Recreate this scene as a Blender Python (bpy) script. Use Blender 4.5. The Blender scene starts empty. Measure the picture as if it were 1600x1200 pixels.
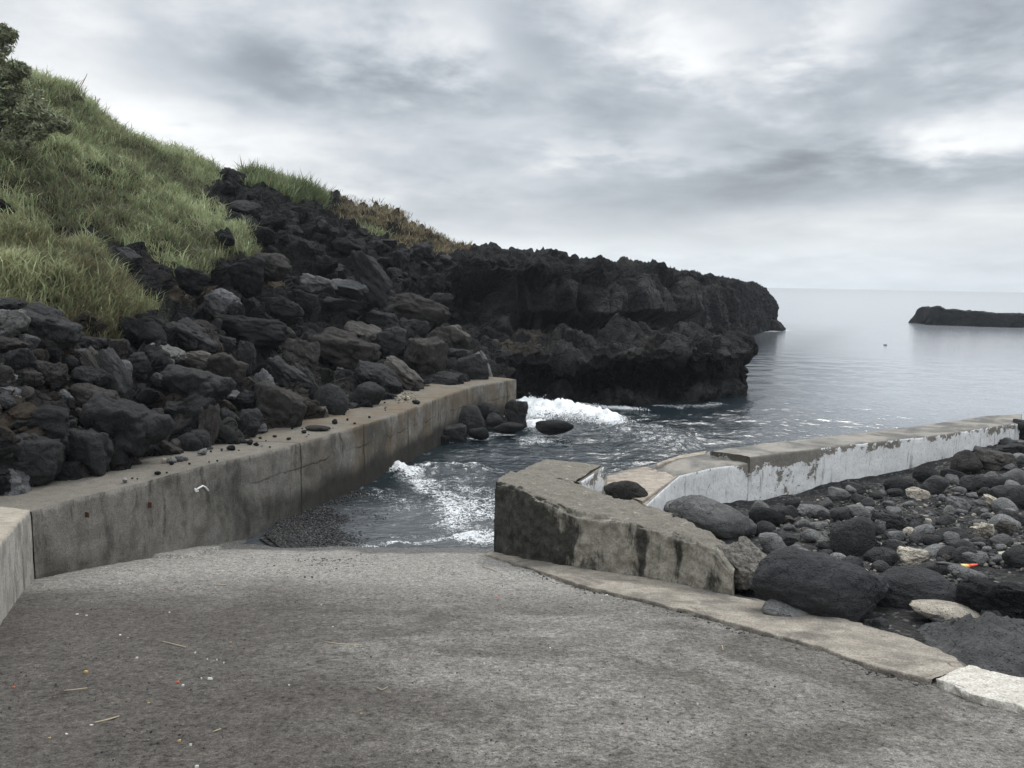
import bpy, math, random
import numpy as np
from mathutils import Vector, Matrix
from mathutils.bvhtree import BVHTree
RNG = random.Random(7); NR = np.random.default_rng(7)
S = bpy.context.scene
COL = S.collection
# ------------------------------------------------------------------ camera
H, F, SL = 4.0, 1280.0, 0.20           # eye above the sea, focal length (photo pixels), slope of the ramp
_p, _a = math.radians(7.03), math.radians(1.0)
FW = np.array([0, math.cos(_p), -math.sin(_p)])
_r0 = np.array([1.0, 0, 0]); _u0 = np.array([0, math.sin(_p), math.cos(_p)])
CX = math.cos(_a)*_r0 + math.sin(_a)*_u0
CY = -math.sin(_a)*_r0 + math.cos(_a)*_u0
CAM = np.array([0, 0, H])
def ray(px, py): return FW + (px-800)/F*CX - (py-600)/F*CY
def P(px, py, Y):
    d = ray(px, py); return CAM + d*(Y/d[1])
def G(px, py, z=0.0):
    d = ray(px, py); return CAM + d*((z-H)/d[2])
def RP(px, py, dz=0.0):
    d = ray(px, py); return CAM + d*((-1.6+dz)/(d[2]+SL*d[1]))
def ramp_z(y): return H-1.6-SL*y
def project(v):
    q = np.asarray(v)-CAM; w = q@FW
    w = np.where(w < 0.05, 0.05, w)
    return 800+F*(q@CX)/w, 600-F*(q@CY)/w
cd = bpy.data.cameras.new("camera"); cam = bpy.data.objects.new("camera", cd); COL.objects.link(cam)
cd.sensor_width = 36; cd.lens = F/1600*36; cd.clip_end = 20000; cd.clip_start = 0.05
cam.matrix_world = Matrix(((CX[0], CY[0], -FW[0], 0), (CX[1], CY[1], -FW[1], 0), (CX[2], CY[2], -FW[2], H), (0, 0, 0, 1)))
S.camera = cam
# ------------------------------------------------------------------ noise
def _h(ix, iy, iz, s):
    with np.errstate(over='ignore'):
        h = (ix.astype(np.uint32)*np.uint32(374761393) + iy.astype(np.uint32)*np.uint32(668265263)
             + iz.astype(np.uint32)*np.uint32(2147483647 & 1274126177) + np.uint32((s*974634) & 0xffffffff))
        h = (h ^ (h >> np.uint32(13)))*np.uint32(1274126177)
        h = (h ^ (h >> np.uint32(16)))*np.uint32(2246822519)
        return h ^ (h >> np.uint32(15))
def perlin(p, s=0):
    i = np.floor(p).astype(np.int64); f = p-i
    u = f*f*f*(f*(f*6-15)+10); r = 0
    for dx in (0, 1):
        for dy in (0, 1):
            for dz in (0, 1):
                h = _h(i[:, 0]+dx, i[:, 1]+dy, i[:, 2]+dz, s)
                gx = (h & np.uint32(1023))/511.5-1; gy = ((h >> np.uint32(10)) & np.uint32(1023))/511.5-1; gz = ((h >> np.uint32(20)) & np.uint32(1023))/511.5-1
                w = (u[:, 0] if dx else 1-u[:, 0])*(u[:, 1] if dy else 1-u[:, 1])*(u[:, 2] if dz else 1-u[:, 2])
                r = r + w*(gx*(f[:, 0]-dx)+gy*(f[:, 1]-dy)+gz*(f[:, 2]-dz))
    return r
def fbm(p, o=4, s=0, g=0.5):
    r = 0; a = 1
    for k in range(o):
        r = r + a*perlin(p*2.03**k+17.3*k, s+k); a *= g
    return r
def worley(p, s=0):
    i = np.floor(p).astype(np.int64); f1 = np.full(len(p), 9.0); f2 = f1.copy(); idv = np.zeros(len(p))
    for dx in (-1, 0, 1):
        for dy in (-1, 0, 1):
            for dz in (-1, 0, 1):
                c = i+np.array([dx, dy, dz]); h = _h(c[:, 0], c[:, 1], c[:, 2], s)
                q = c+np.stack([(h & np.uint32(1023))/1023, ((h >> np.uint32(10)) & np.uint32(1023))/1023, ((h >> np.uint32(20)) & np.uint32(1023))/1023], 1)
                d = np.sqrt(((q-p)**2).sum(1)); m = d < f1
                f2 = np.where(m, f1, np.minimum(f2, d)); idv = np.where(m, (h >> np.uint32(5) & np.uint32(255))/255.0, idv); f1 = np.where(m, d, f1)
    return f1, f2, idv
def sstep(a, b, x):
    t = np.clip((x-a)/(b-a), 0, 1); return t*t*(3-2*t)
def inpoly(px, py, poly):
    r = np.zeros(np.shape(px), bool); n = len(poly)
    for k in range(n):
        (x1, y1), (x2, y2) = poly[k], poly[(k+1) % n]
        if y1 == y2: continue
        c = ((y1 > py) != (y2 > py)) & (px < (x2-x1)*(py-y1)/(y2-y1)+x1)
        r ^= c
    return r
def pldist(xy, pl):
    d = np.full(len(xy), 1e9); along = np.zeros(len(xy))
    for k in range(len(pl)-1):
        a, b = np.array(pl[k][:2]), np.array(pl[k+1][:2]); ab = b-a
        t = np.clip(((xy-a)@ab)/(ab@ab+1e-9), 0, 1); q = np.sqrt((((xy-a)-t[:, None]*ab)**2).sum(1))
        m = q < d; d = np.where(m, q, d); along = np.where(m, (k+t)/(len(pl)-1), along)
    return d, along
# ------------------------------------------------------------------ mesh helpers
def mesh(name, v, f, mat=None, smooth=True, attrs=None):
    v = np.asarray(v, np.float32); me = bpy.data.meshes.new(name)
    if isinstance(f, np.ndarray):
        k = f.shape[1]; me.vertices.add(len(v)); me.vertices.foreach_set("co", v.ravel())
        me.loops.add(f.size); me.loops.foreach_set("vertex_index", f.ravel().astype(np.int32))
        me.polygons.add(len(f)); me.polygons.foreach_set("loop_start", np.arange(0, f.size, k, dtype=np.int32))
        me.update(calc_edges=True); me.validate()
    else:
        me.from_pydata([tuple(q) for q in v], [], f)
    me.polygons.foreach_set("use_smooth", np.full(len(me.polygons), smooth))
    for nm, arr in (attrs or {}).items():
        arr = np.asarray(arr, np.float32)
        if arr.ndim == 1:
            at = me.attributes.new(nm, 'FLOAT', 'POINT'); at.data.foreach_set("value", arr)
        else:
            if arr.shape[1] == 3: arr = np.concatenate([arr, np.ones((len(arr), 1), np.float32)], 1)
            at = me.attributes.new(nm, 'FLOAT_COLOR', 'POINT'); at.data.foreach_set("color", arr.ravel())
    if mat: me.materials.append(mat)
    return me
def link(name, me, parent=None, label=None, cat=None, group=None, kind=None):
    o = bpy.data.objects.new(name, me); COL.objects.link(o)
    if parent: o.parent = parent
    if label: o["label"] = label
    if cat: o["category"] = cat
    if group: o["group"] = group
    if kind: o["kind"] = kind
    return o
def gridfaces(nu, nv):
    a = np.arange(nu*nv).reshape(nu, nv)
    return np.stack([a[:-1, :-1], a[1:, :-1], a[1:, 1:], a[:-1, 1:]], -1).reshape(-1, 4)
def gnormals(g):
    du = np.gradient(g, axis=0); dv = np.gradient(g, axis=1); n = np.cross(du, dv)
    return n/(np.linalg.norm(n, axis=2, keepdims=True)+1e-9)
def loft(st, nu, nv, smooth=0, nus=None):
    """st: stations x profile points x 3; nu, nv: samples in all, or a list of samples per segment."""
    st = np.asarray(st, float); Sn, K = st.shape[:2]
    def par(n, k, ln):
        if isinstance(n, int):
            c = np.concatenate([[0], np.cumsum(ln)]); s = np.linspace(0, c[-1], n); return np.interp(s, c, np.arange(k))
        out = [np.array([0.0])]
        for i, m in enumerate(n): out.append(i+np.linspace(0, 1, m+1)[1:])
        return np.concatenate(out)
    tu = par(nu, Sn, np.linalg.norm(np.diff(st.mean(1), axis=0), axis=1)+1e-6)
    tv = par(nv, K, np.linalg.norm(np.diff(st, axis=1), axis=2).mean(0)+1e-6)
    iu = np.clip(tu.astype(int), 0, Sn-2); fu = (tu-iu)[:, None, None]
    g = st[iu]*(1-fu)+st[iu+1]*fu
    iv = np.clip(tv.astype(int), 0, K-2); fv = (tv-iv)[None, :, None]
    g = g[:, iv]*(1-fv)+g[:, iv+1]*fv
    for _ in range(smooth):
        q = g.copy(); q[1:-1] = (g[:-2]+2*g[1:-1]+g[2:])/4; g = q; q = g.copy(); q[:, 1:-1] = (g[:, :-2]+2*g[:, 1:-1]+g[:, 2:])/4; g = q
    return g
BV = {}
def bvh(key, g):
    nu, nv = g.shape[:2]; BV[key] = BVHTree.FromPolygons([tuple(q) for q in g.reshape(-1, 3)], gridfaces(nu, nv).tolist())
def cast(px, py, keys):
    d = ray(px, py); d = d/np.linalg.norm(d); best = None
    for k in keys:
        h = BV[k].ray_cast(Vector(CAM), Vector(d))
        if h[0] is not None and (best is None or h[3] < best[1]): best = (np.array(h[0]), h[3])
    return None if best is None else best[0]
def drop(x, y, keys):
    best = None
    for k in keys:
        h = BV[k].ray_cast(Vector((x, y, 60)), Vector((0, 0, -1)))
        if h[0] is not None and (best is None or h[0][2] > best): best = h[0][2]
    return best
# ------------------------------------------------------------------ materials
class NB:
    def __init__(s, tree): s.t = tree; s.n = tree.nodes; s.l = tree.links
    def node(s, ty, **kw):
        n = s.n.new(ty)
        for k, v in kw.items(): setattr(n, k, v)
        return n
    def put(s, sock, v):
        if isinstance(v, bpy.types.NodeSocket): s.l.new(v, sock)
        elif v is not None:
            if sock.type == 'RGBA': v = (v, v, v, 1) if isinstance(v, (int, float)) else (*v, 1) if len(v) == 3 else v
            sock.default_value = v
    def math(s, op, a, b=0.0, c=None, clamp=False):
        n = s.node('ShaderNodeMath', operation=op, use_clamp=clamp); s.put(n.inputs[0], a); s.put(n.inputs[1], b)
        if c is not None: s.put(n.inputs[2], c)
        return n.outputs[0]
    def vmath(s, op, a, b=(0, 0, 0)):
        n = s.node('ShaderNodeVectorMath', operation=op); s.put(n.inputs[0], a); s.put(n.inputs[1], b); return n.outputs[0]
    def noise(s, vec, scale, detail=4, rough=0.55, dist=0.0, col=False):
        n = s.node('ShaderNodeTexNoise'); s.put(n.inputs['Vector'], vec); s.put(n.inputs['Scale'], scale); n.inputs['Detail'].default_value = detail
        n.inputs['Roughness'].default_value = rough; n.inputs['Distortion'].default_value = dist
        return n.outputs['Color' if col else 'Fac']
    def voro(s, vec, scale, feat='F1', out='Distance'):
        n = s.node('ShaderNodeTexVoronoi', feature=feat); s.put(n.inputs['Vector'], vec); s.put(n.inputs['Scale'], scale); return n.outputs[out]
    def ramp(s, fac, stops, interp='LINEAR'):
        n = s.node('ShaderNodeValToRGB'); n.color_ramp.interpolation = interp; e = n.color_ramp.elements
        while len(e) < len(stops): e.new(0.5)
        for q, (p, c) in zip(e, stops):
            q.position = p; q.color = (*c, 1) if isinstance(c, (tuple, list)) else (c, c, c, 1)
        s.put(n.inputs[0], fac); return n.outputs[0]
    def mix(s, f, a, b, blend='MIX'):
        n = s.node('ShaderNodeMix', data_type='RGBA', blend_type=blend); s.put(n.inputs[0], f); s.put(n.inputs[6], a); s.put(n.inputs[7], b); return n.outputs[2]
    def rng(s, v, a, b, c=0.0, d=1.0, smooth=True):
        n = s.node('ShaderNodeMapRange', interpolation_type='SMOOTHSTEP' if smooth else 'LINEAR'); s.put(n.inputs[0], v)
        for k, q in zip((1, 2, 3, 4), (a, b, c, d)): s.put(n.inputs[k], q)
        return n.outputs[0]
    def pos(s): return s.node('ShaderNodeNewGeometry').outputs['Position']
    def obj(s): return s.node('ShaderNodeTexCoord').outputs['Object']
    def attr(s, nm, out='Fac'): return s.node('ShaderNodeAttribute', attribute_name=nm).outputs[out]
    def sep(s, v):
        n = s.node('ShaderNodeSeparateXYZ'); s.put(n.inputs[0], v); return n.outputs
    def scale(s, v, sc): return s.vmath('MULTIPLY', v, sc)
    def bump(s, h, strength, dist, nrm=None):
        n = s.node('ShaderNodeBump'); s.put(n.inputs['Height'], h); s.put(n.inputs['Strength'], strength); n.inputs['Distance'].default_value = dist
        if nrm is not None: s.l.new(nrm, n.inputs['Normal'])
        return n.outputs[0]
def material(name):
    m = bpy.data.materials.new(name); m.use_nodes = True; b = NB(m.node_tree); bs = m.node_tree.nodes['Principled BSDF']
    return m, b, bs
def setb(b, bs, col=None, rough=None, nrm=None, spec=None):
    if col is not None: b.put(bs.inputs['Base Color'], col)
    if rough is not None: b.put(bs.inputs['Roughness'], rough)
    if nrm is not None: b.l.new(nrm, bs.inputs['Normal'])
    if spec is not None: bs.inputs['Specular IOR Level'].default_value = spec

def m_lava():
    m, b, bs = material("black_lava"); p = b.pos()
    n1 = b.noise(p, 0.45, 5, 0.6, 0.6); n2 = b.noise(p, 3.0, 6, 0.7); n3 = b.noise(p, 14, 4, 0.7)
    c = b.ramp(n2, [(0.25, (0.005, 0.0052, 0.0057)), (0.55, (0.0125, 0.0125, 0.0132)), (0.8, (0.032, 0.0315, 0.032))])
    c = b.mix(b.rng(n1, 0.52, 0.72), c, (0.027, 0.0215, 0.018))
    c = b.mix(b.attr("grey"), c, b.mix(n2, (0.018, 0.0185, 0.0185), (0.075, 0.073, 0.068)))
    c = b.mix(b.attr("soil"), c, b.mix(n2, (0.035, 0.027, 0.018), (0.13, 0.098, 0.06)))
    c = b.mix(b.attr("turf"), c, b.mix(n2, (0.020, 0.026, 0.010), (0.06, 0.07, 0.03)))
    vc = b.voro(b.vmath('ADD', p, b.scale(b.noise(p, 2.2, 3, col=True), (0.5, 0.5, 0.5))), 2.6, 'DISTANCE_TO_EDGE'); ck = b.rng(vc, 0.0, 0.09, 1, 0)
    c = b.mix(b.math('MULTIPLY', ck, 0.6), c, (0.004, 0.004, 0.004))
    h = b.math('ADD', b.math('SUBTRACT', b.math('MULTIPLY', n2, 1.1), b.math('MULTIPLY', ck, 0.5)), b.math('MULTIPLY', n3, 0.45))
    setb(b, bs, c, 0.95, b.bump(h, 0.9, 0.12), 0.15); return m
def m_rock():
    m, b, bs = material("boulder_rock"); oi = b.node('ShaderNodeObjectInfo'); o = b.pos()
    o = b.vmath('ADD', o, b.vmath('SCALE', oi.outputs['Location'], (0, 0, 0)))
    n1 = b.noise(o, 2.2, 5, 0.65, 0.4); n2 = b.noise(o, 11, 6, 0.7); n3 = b.noise(o, 55, 3, 0.7); pit = b.voro(o, 38)
    v = b.math('ADD', b.math('MULTIPLY', n1, 0.9), b.math('MULTIPLY', n2, 0.7))
    c = b.mix(1.0, oi.outputs['Color'], b.ramp(v, [(0.45, 0.5), (0.8, 1.0), (1.0, 1.55)]), 'MULTIPLY')
    c = b.mix(b.rng(n1, 0.60, 0.80, 0, 0.45), c, (0.078, 0.074, 0.066))
    c = b.mix(b.rng(pit, 0.0, 0.30, 0.8, 0.0), c, (0.008, 0.008, 0.008))
    vc = b.voro(b.vmath('ADD', o, b.scale(b.noise(o, 3.0, 4, 0.6, col=True), (0.55, 0.55, 0.55))), 2.4, 'DISTANCE_TO_EDGE'); ck = b.rng(vc, 0.0, 0.035, 1, 0)
    c = b.mix(b.math('MULTIPLY', b.math('MULTIPLY', ck, b.rng(n1, 0.45, 0.6)), 0.3), c, (0.006, 0.006, 0.006))
    sp = b.noise(o, 75, 2, 0.5); c = b.mix(b.rng(sp, 0.70, 0.76, 0, 0.5), c, (0.16, 0.155, 0.145))
    h = b.math('ADD', b.math('ADD', b.math('MULTIPLY', n2, 1.2), b.math('MULTIPLY', n3, 0.5)), b.math('MULTIPLY', b.rng(pit, 0.0, 0.35), 0.6)); h = b.math('SUBTRACT', h, b.math('MULTIPLY', ck, 0.3))
    setb(b, bs, c, 0.9, b.bump(h, 0.9, 0.06), 0.2); return m
def m_concrete(name, light, mid, dark, streak=0.5, stain=0.4, grain=1.0, top=None):
    m, b, bs = material(name); p = b.pos(); z = b.sep(p)[2]
    n1 = b.noise(p, 0.9, 5, 0.6, 0.5); n2 = b.noise(p, 6, 6, 0.65); n3 = b.noise(p, 45, 4, 0.75); n4 = b.noise(p, 160, 2)
    st = b.noise(b.vmath('ADD', b.scale(p, (3.2, 3.2, 0.45)), b.scale(b.noise(p, 1.2, 3, col=True), (1.2, 1.2, 0.3))), 1.4, 6, 0.72)
    c = b.mix(b.rng(n2, 0.3, 0.7), mid, light); c = b.mix(b.rng(b.noise(p, 2.3, 6, 0.7, 0.8), 0.52, 0.66, 0, 0.6), c, light)
    c = b.mix(b.rng(n1, 0.45, 0.68, 0, stain), c, dark)
    nz = b.sep(b.node('ShaderNodeNewGeometry').outputs['True Normal'])[2]
    side = b.rng(nz, 0.35, 0.7, 1.0, 0.0)
    smk = b.rng(b.noise(p, 0.8, 4, 0.6), 0.28, 0.52)
    c = b.mix(b.math('MULTIPLY', b.math('MULTIPLY', b.rng(st, 0.48, 0.68, 0, streak), side), smk), c, dark)
    c = b.mix(b.math('MULTIPLY', b.rng(st, 0.30, 0.40, streak*0.7, 0), side), c, light)
    if top: c = b.mix(b.rng(nz, 0.5, 0.8, 0, 0.8), c, b.mix(n2, tuple(q*0.6 for q in top), tuple(q*1.35 for q in top)))
    c = b.mix(1.0, c, b.ramp(n3, [(0.25, 0.55), (0.5, 1.0), (0.8, 1.35)]), 'MULTIPLY')
    h = b.math('ADD', b.math('ADD', b.math('MULTIPLY', n2, 0.6), n3), b.math('MULTIPLY', n4, 0.5))
    setb(b, bs, c, 0.92, b.bump(h, 0.6*grain, 0.03), 0.25); return m, b, bs, c
def m_ramp():
    m, b, bs = material("ramp_concrete"); p = b.pos(); s = b.sep(p)
    n1 = b.noise(p, 0.55, 5, 0.6, 0.8); n2 = b.noise(p, 3.2, 6, 0.7); n3 = b.noise(p, 26, 5, 0.8); n4 = b.noise(p, 110, 3, 0.7)
    c = b.mix(b.rng(n2, 0.32, 0.68), (0.150, 0.141, 0.126), (0.240, 0.227, 0.205))
    c = b.mix(b.rng(n1, 0.40, 0.60, 0, 0.85), c, (0.100, 0.091, 0.079))
    # earth washed down along the quay, pale dry crust towards the foot of the ramp
    wl = b.math('ADD', b.math('MULTIPLY', s[0], -0.45), b.math('MULTIPLY', b.math('SUBTRACT', n1, 0.5), 2.2))
    c = b.mix(b.rng(wl, -0.25, 0.95, 0, 0.9), c, b.mix(n2, (0.052, 0.0465, 0.040), (0.105, 0.094, 0.082)))
    yy = b.math('ADD', s[1], b.math('MULTIPLY', b.math('SUBTRACT', n1, 0.5), 3.0))
    c = b.mix(b.rng(yy, 7.2, 9.6, 0, 0.75), c, (0.315, 0.30, 0.272))
    c = b.mix(1.0, c, b.ramp(n3, [(0.36, 0.25), (0.45, 0.8), (0.54, 1.06), (0.66, 1.7)]), 'MULTIPLY')
    c = b.mix(1.0, c, b.ramp(n4, [(0.34, 0.42), (0.48, 0.97), (0.66, 1.5)]), 'MULTIPLY')
    n5 = b.noise(p, 8.5, 5, 0.75, 0.4); c = b.mix(1.0, c, b.ramp(n5, [(0.32, 0.66), (0.5, 1.0), (0.70, 1.22)]), 'MULTIPLY')
    pt = b.voro(p, 34); c = b.mix(b.math('MULTIPLY', b.rng(pt, 0.10, 0.24, 0.8, 0), b.rng(n2, 0.5, 0.62)), c, (0.03, 0.028, 0.026))
    wet = b.rng(b.math('ADD', s[1], b.math('MULTIPLY', b.math('SUBTRACT', n1, 0.5), 1.4)), 11.35, 11.6)
    c = b.mix(wet, c, b.mix(0.6, c, (0.03, 0.032, 0.034)))
    r = b.math('SUBTRACT', 0.93, b.math('MULTIPLY', wet, 0.68))
    h = b.math('ADD', b.math('ADD', b.math('MULTIPLY', n2, 0.7), n3), b.math('MULTIPLY', n4, 0.5))
    setb(b, bs, c, r, b.bump(h, 0.7, 0.03), 0.3); return m
def m_quay():
    m, b, bs, c = m_concrete("quay_concrete", (0.265, 0.25, 0.222), (0.165, 0.154, 0.136), (0.058, 0.053, 0.045), 0.95, 0.85, 1.2, (0.165, 0.15, 0.124))
    p = b.pos(); s = b.sep(p); n = b.noise(p, 1.3, 5, 0.6)
    br = b.math('MULTIPLY', b.rng(s[1], 12, 17), b.rng(n, 0.4, 0.6))
    c = b.mix(b.math('MULTIPLY', br, 0.55), c, (0.15, 0.105, 0.058))
    jt = b.math('FRACT', b.math('DIVIDE', b.math('ADD', s[1], b.math('MULTIPLY', b.math('SUBTRACT', n, 0.5), 0.05)), 2.1))
    jl = b.math('MULTIPLY', b.math('MULTIPLY', b.rng(b.math('ABSOLUTE', b.math('SUBTRACT', jt, 0.5)), 0.006, 0.014, 1, 0), b.rng(s[1], 12.5, 13.5)), 0.85)
    bay = b.math('MULTIPLY', b.math('SINE', b.math('MULTIPLY', b.math('FLOOR', b.math('DIVIDE', s[1], 2.1)), 12.9)), 0.14)
    zl = b.math('ABSOLUTE', b.math('SUBTRACT', b.math('ADD', s[2], b.math('MULTIPLY', b.math('SUBTRACT', n, 0.5), 0.34)), b.math('ADD', bay, 0.72)))
    jl = b.math('MAXIMUM', jl, b.math('MULTIPLY', b.math('MULTIPLY', b.math('MULTIPLY', b.rng(zl, 0.004, 0.026, 1, 0), b.rng(n, 0.42, 0.6)), b.rng(s[1], 12.0, 13.0)), 0.8))
    c = b.mix(jl, c, (0.03, 0.027, 0.022))
    tide = b.rng(b.math('ADD', s[2], b.math('MULTIPLY', b.math('SUBTRACT', n, 0.5), 0.5)), 0.30, 0.58, 0.88, 0)
    tide = b.math('MULTIPLY', tide, b.rng(s[1], 11.5, 14.5))
    c = b.mix(tide, c, (0.022, 0.021, 0.017))
    b.put(bs.inputs['Base Color'], c); return m
def m_paint():
    m, b, bs = material("peeling_white_paint"); p = b.pos(); s = b.sep(p)
    n1 = b.noise(p, 1.5, 5, 0.6, 0.5); n2 = b.noise(p, 7, 6, 0.72, 0.5); n3 = b.noise(b.scale(p, (1, 1, 0.6)), 24, 5, 0.7)
    st = b.noise(b.scale(p, (5, 5, 0.6)), 2.0, 5, 0.7)
    con = b.mix(n2, (0.15, 0.14, 0.12), (0.30, 0.275, 0.235))
    white = b.mix(b.rng(n1, 0.4, 0.7), (0.88, 0.88, 0.87), (0.76, 0.76, 0.74))
    white = b.mix(b.rng(st, 0.54, 0.72, 0, 0.75), white, (0.22, 0.20, 0.165))
    # bare along the coping and in big flaked patches between x 4 and 6
    hz = b.rng(s[2], 0.78, 1.12)
    mid = b.math('MULTIPLY', b.rng(s[0], 3.4, 4.4), b.rng(s[0], 6.4, 5.2))
    v = b.math('ADD', b.math('ADD', b.math('MULTIPLY', hz, 0.165), b.math('MULTIPLY', mid, 0.09)), b.math('ADD', b.math('MULTIPLY', n1, 0.6), b.math('MULTIPLY', n2, 0.45)))
    fl = b.rng(v, 0.668, 0.685)
    fl = b.math('MAXIMUM', fl, b.rng(n3, 0.63, 0.65))
    nz = b.sep(b.node('ShaderNodeNewGeometry').outputs['True Normal'])[2]
    fl = b.math('MAXIMUM', fl, b.rng(nz, 0.5, 0.7))
    c = b.mix(fl, white, con)
    c = b.mix(b.rng(nz, 0.5, 0.7), c, b.mix(b.rng(n1, 0.35, 0.65), (0.105, 0.101, 0.094), (0.255, 0.238, 0.205)))
    c = b.mix(1.0, c, b.ramp(n3, [(0.25, 0.72), (0.5, 1.0), (0.8, 1.15)]), 'MULTIPLY')
    h = b.math('ADD', b.math('MULTIPLY', fl, -0.6), n3)
    setb(b, bs, c, 0.85, b.bump(h, 0.6, 0.02), 0.25); return m
def m_weathered():
    m, b, bs = material("weathered_concrete"); p = b.pos(); s = b.sep(p)
    n1 = b.noise(p, 1.4, 5, 0.6, 0.6); n2 = b.noise(p, 7, 6, 0.7); n3 = b.noise(p, 38, 5, 0.8); st = b.noise(b.scale(p, (3.5, 3.5, 0.7)), 1.6, 5, 0.65)
    c = b.mix(b.rng(n2, 0.3, 0.7), (0.225, 0.208, 0.172), (0.39, 0.363, 0.30))
    dk = b.mix(b.rng(n2, 0.3, 0.7), (0.026, 0.025, 0.022), (0.085, 0.08, 0.068))
    side = b.rng(b.sep(b.node('ShaderNodeNewGeometry').outputs['True Normal'])[2], 0.6, 0.88, 1, 0)
    # black lichen: heavy on the seaward end, patchy elsewhere, a band under the coping
    sea = b.rng(s[0], 1.3, -0.1)
    v = b.math('ADD', b.math('ADD', b.math('MULTIPLY', n1, 0.55), b.math('MULTIPLY', st, 0.5)), b.math('MULTIPLY', sea, 0.26))
    c = b.mix(b.math('MULTIPLY', b.rng(v, 0.53, 0.63), side), c, dk)
    c = b.mix(b.math('MULTIPLY', b.rng(v, 0.40, 0.34), side), c, (0.42, 0.40, 0.34))
    tp = b.mix(n2, (0.10, 0.092, 0.077), (0.27, 0.248, 0.205))
    tp = b.mix(b.rng(b.noise(b.scale(p, (2, 7, 2)), 3.0, 5, 0.7), 0.60, 0.66), tp, (0.40, 0.37, 0.31))
    c = b.mix(side, tp, c)
    c = b.mix(1.0, c, b.ramp(n3, [(0.3, 0.5), (0.5, 1.0), (0.75, 1.35)]), 'MULTIPLY')
    h = b.math('ADD', n2, n3); setb(b, bs, c, 0.93, b.bump(h, 0.8, 0.03), 0.2); return m
def m_plain(name, c1, c2, scale=12, rough=0.9, bump=0.4, grain=60, stain=None):
    m, b, bs = material(name); p = b.pos(); n = b.noise(p, scale, 6, 0.7); n3 = b.noise(p, grain, 4, 0.75)
    c = b.mix(b.rng(n, 0.3, 0.7), c1, c2)
    if stain: c = b.mix(b.rng(b.noise(p, 1.6, 6, 0.68, 0.6), 0.47, 0.64, 0, 0.85), c, stain)
    c = b.mix(1.0, c, b.ramp(n3, [(0.32, 0.45), (0.5, 1.0), (0.7, 1.45)]), 'MULTIPLY')
    setb(b, bs, c, rough, b.bump(b.math('ADD', n, n3), bump, 0.02), 0.25); return m
def m_deck(name, c1, c2, scale=12, bump=0.4):
    m, b, bs = material(name); p = b.pos(); n = b.noise(p, scale, 6, 0.7); n3 = b.noise(p, 50, 4, 0.75); st = b.noise(b.scale(p, (1.0, 5.0, 1)), 1.8, 5, 0.7, 0.6)
    c = b.mix(b.rng(n, 0.3, 0.7), c1, c2); c = b.mix(b.rng(st, 0.52, 0.62, 0, 0.6), c, (0.15, 0.12, 0.09)); c = b.mix(b.rng(b.math('ABSOLUTE', b.math('SUBTRACT', st, 0.5)), 0.002, 0.012, 0.8, 0), c, (0.06, 0.05, 0.04))
    c = b.mix(1.0, c, b.ramp(n3, [(0.25, 0.6), (0.5, 1.0), (0.8, 1.35)]), 'MULTIPLY'); setb(b, bs, c, 0.9, b.bump(b.math('ADD', n, n3), bump, 0.02), 0.25); return m
def m_flat(name, c, rough=0.6):
    m, b, bs = material(name); oi = b.node('ShaderNodeObjectInfo'); n = b.noise(b.pos(), 90, 3)
    setb(b, bs, b.mix(n, tuple(q*0.75 for q in c), tuple(min(1, q*1.2) for q in c)), rough); return m
def m_tinted(name, trans=0.25, rough=0.6):
    m, b, bs = material(name); c = b.mix(1.0, b.attr("tint", 'Color'), (1.1, 1.1, 1.1) if trans else (1, 1, 1), 'MULTIPLY')
    bs.inputs['Roughness'].default_value = rough; bs.inputs['Specular IOR Level'].default_value = 0.25
    b.put(bs.inputs['Base Color'], c)
    t = b.node('ShaderNodeBsdfTranslucent'); b.put(t.inputs[0], c); mx = b.node('ShaderNodeMixShader'); mx.inputs[0].default_value = trans
    out = m.node_tree.nodes['Material Output']; b.l.new(bs.outputs[0], mx.inputs[1]); b.l.new(t.outputs[0], mx.inputs[2]); b.l.new(mx.outputs[0], out.inputs[0]); return m
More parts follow.
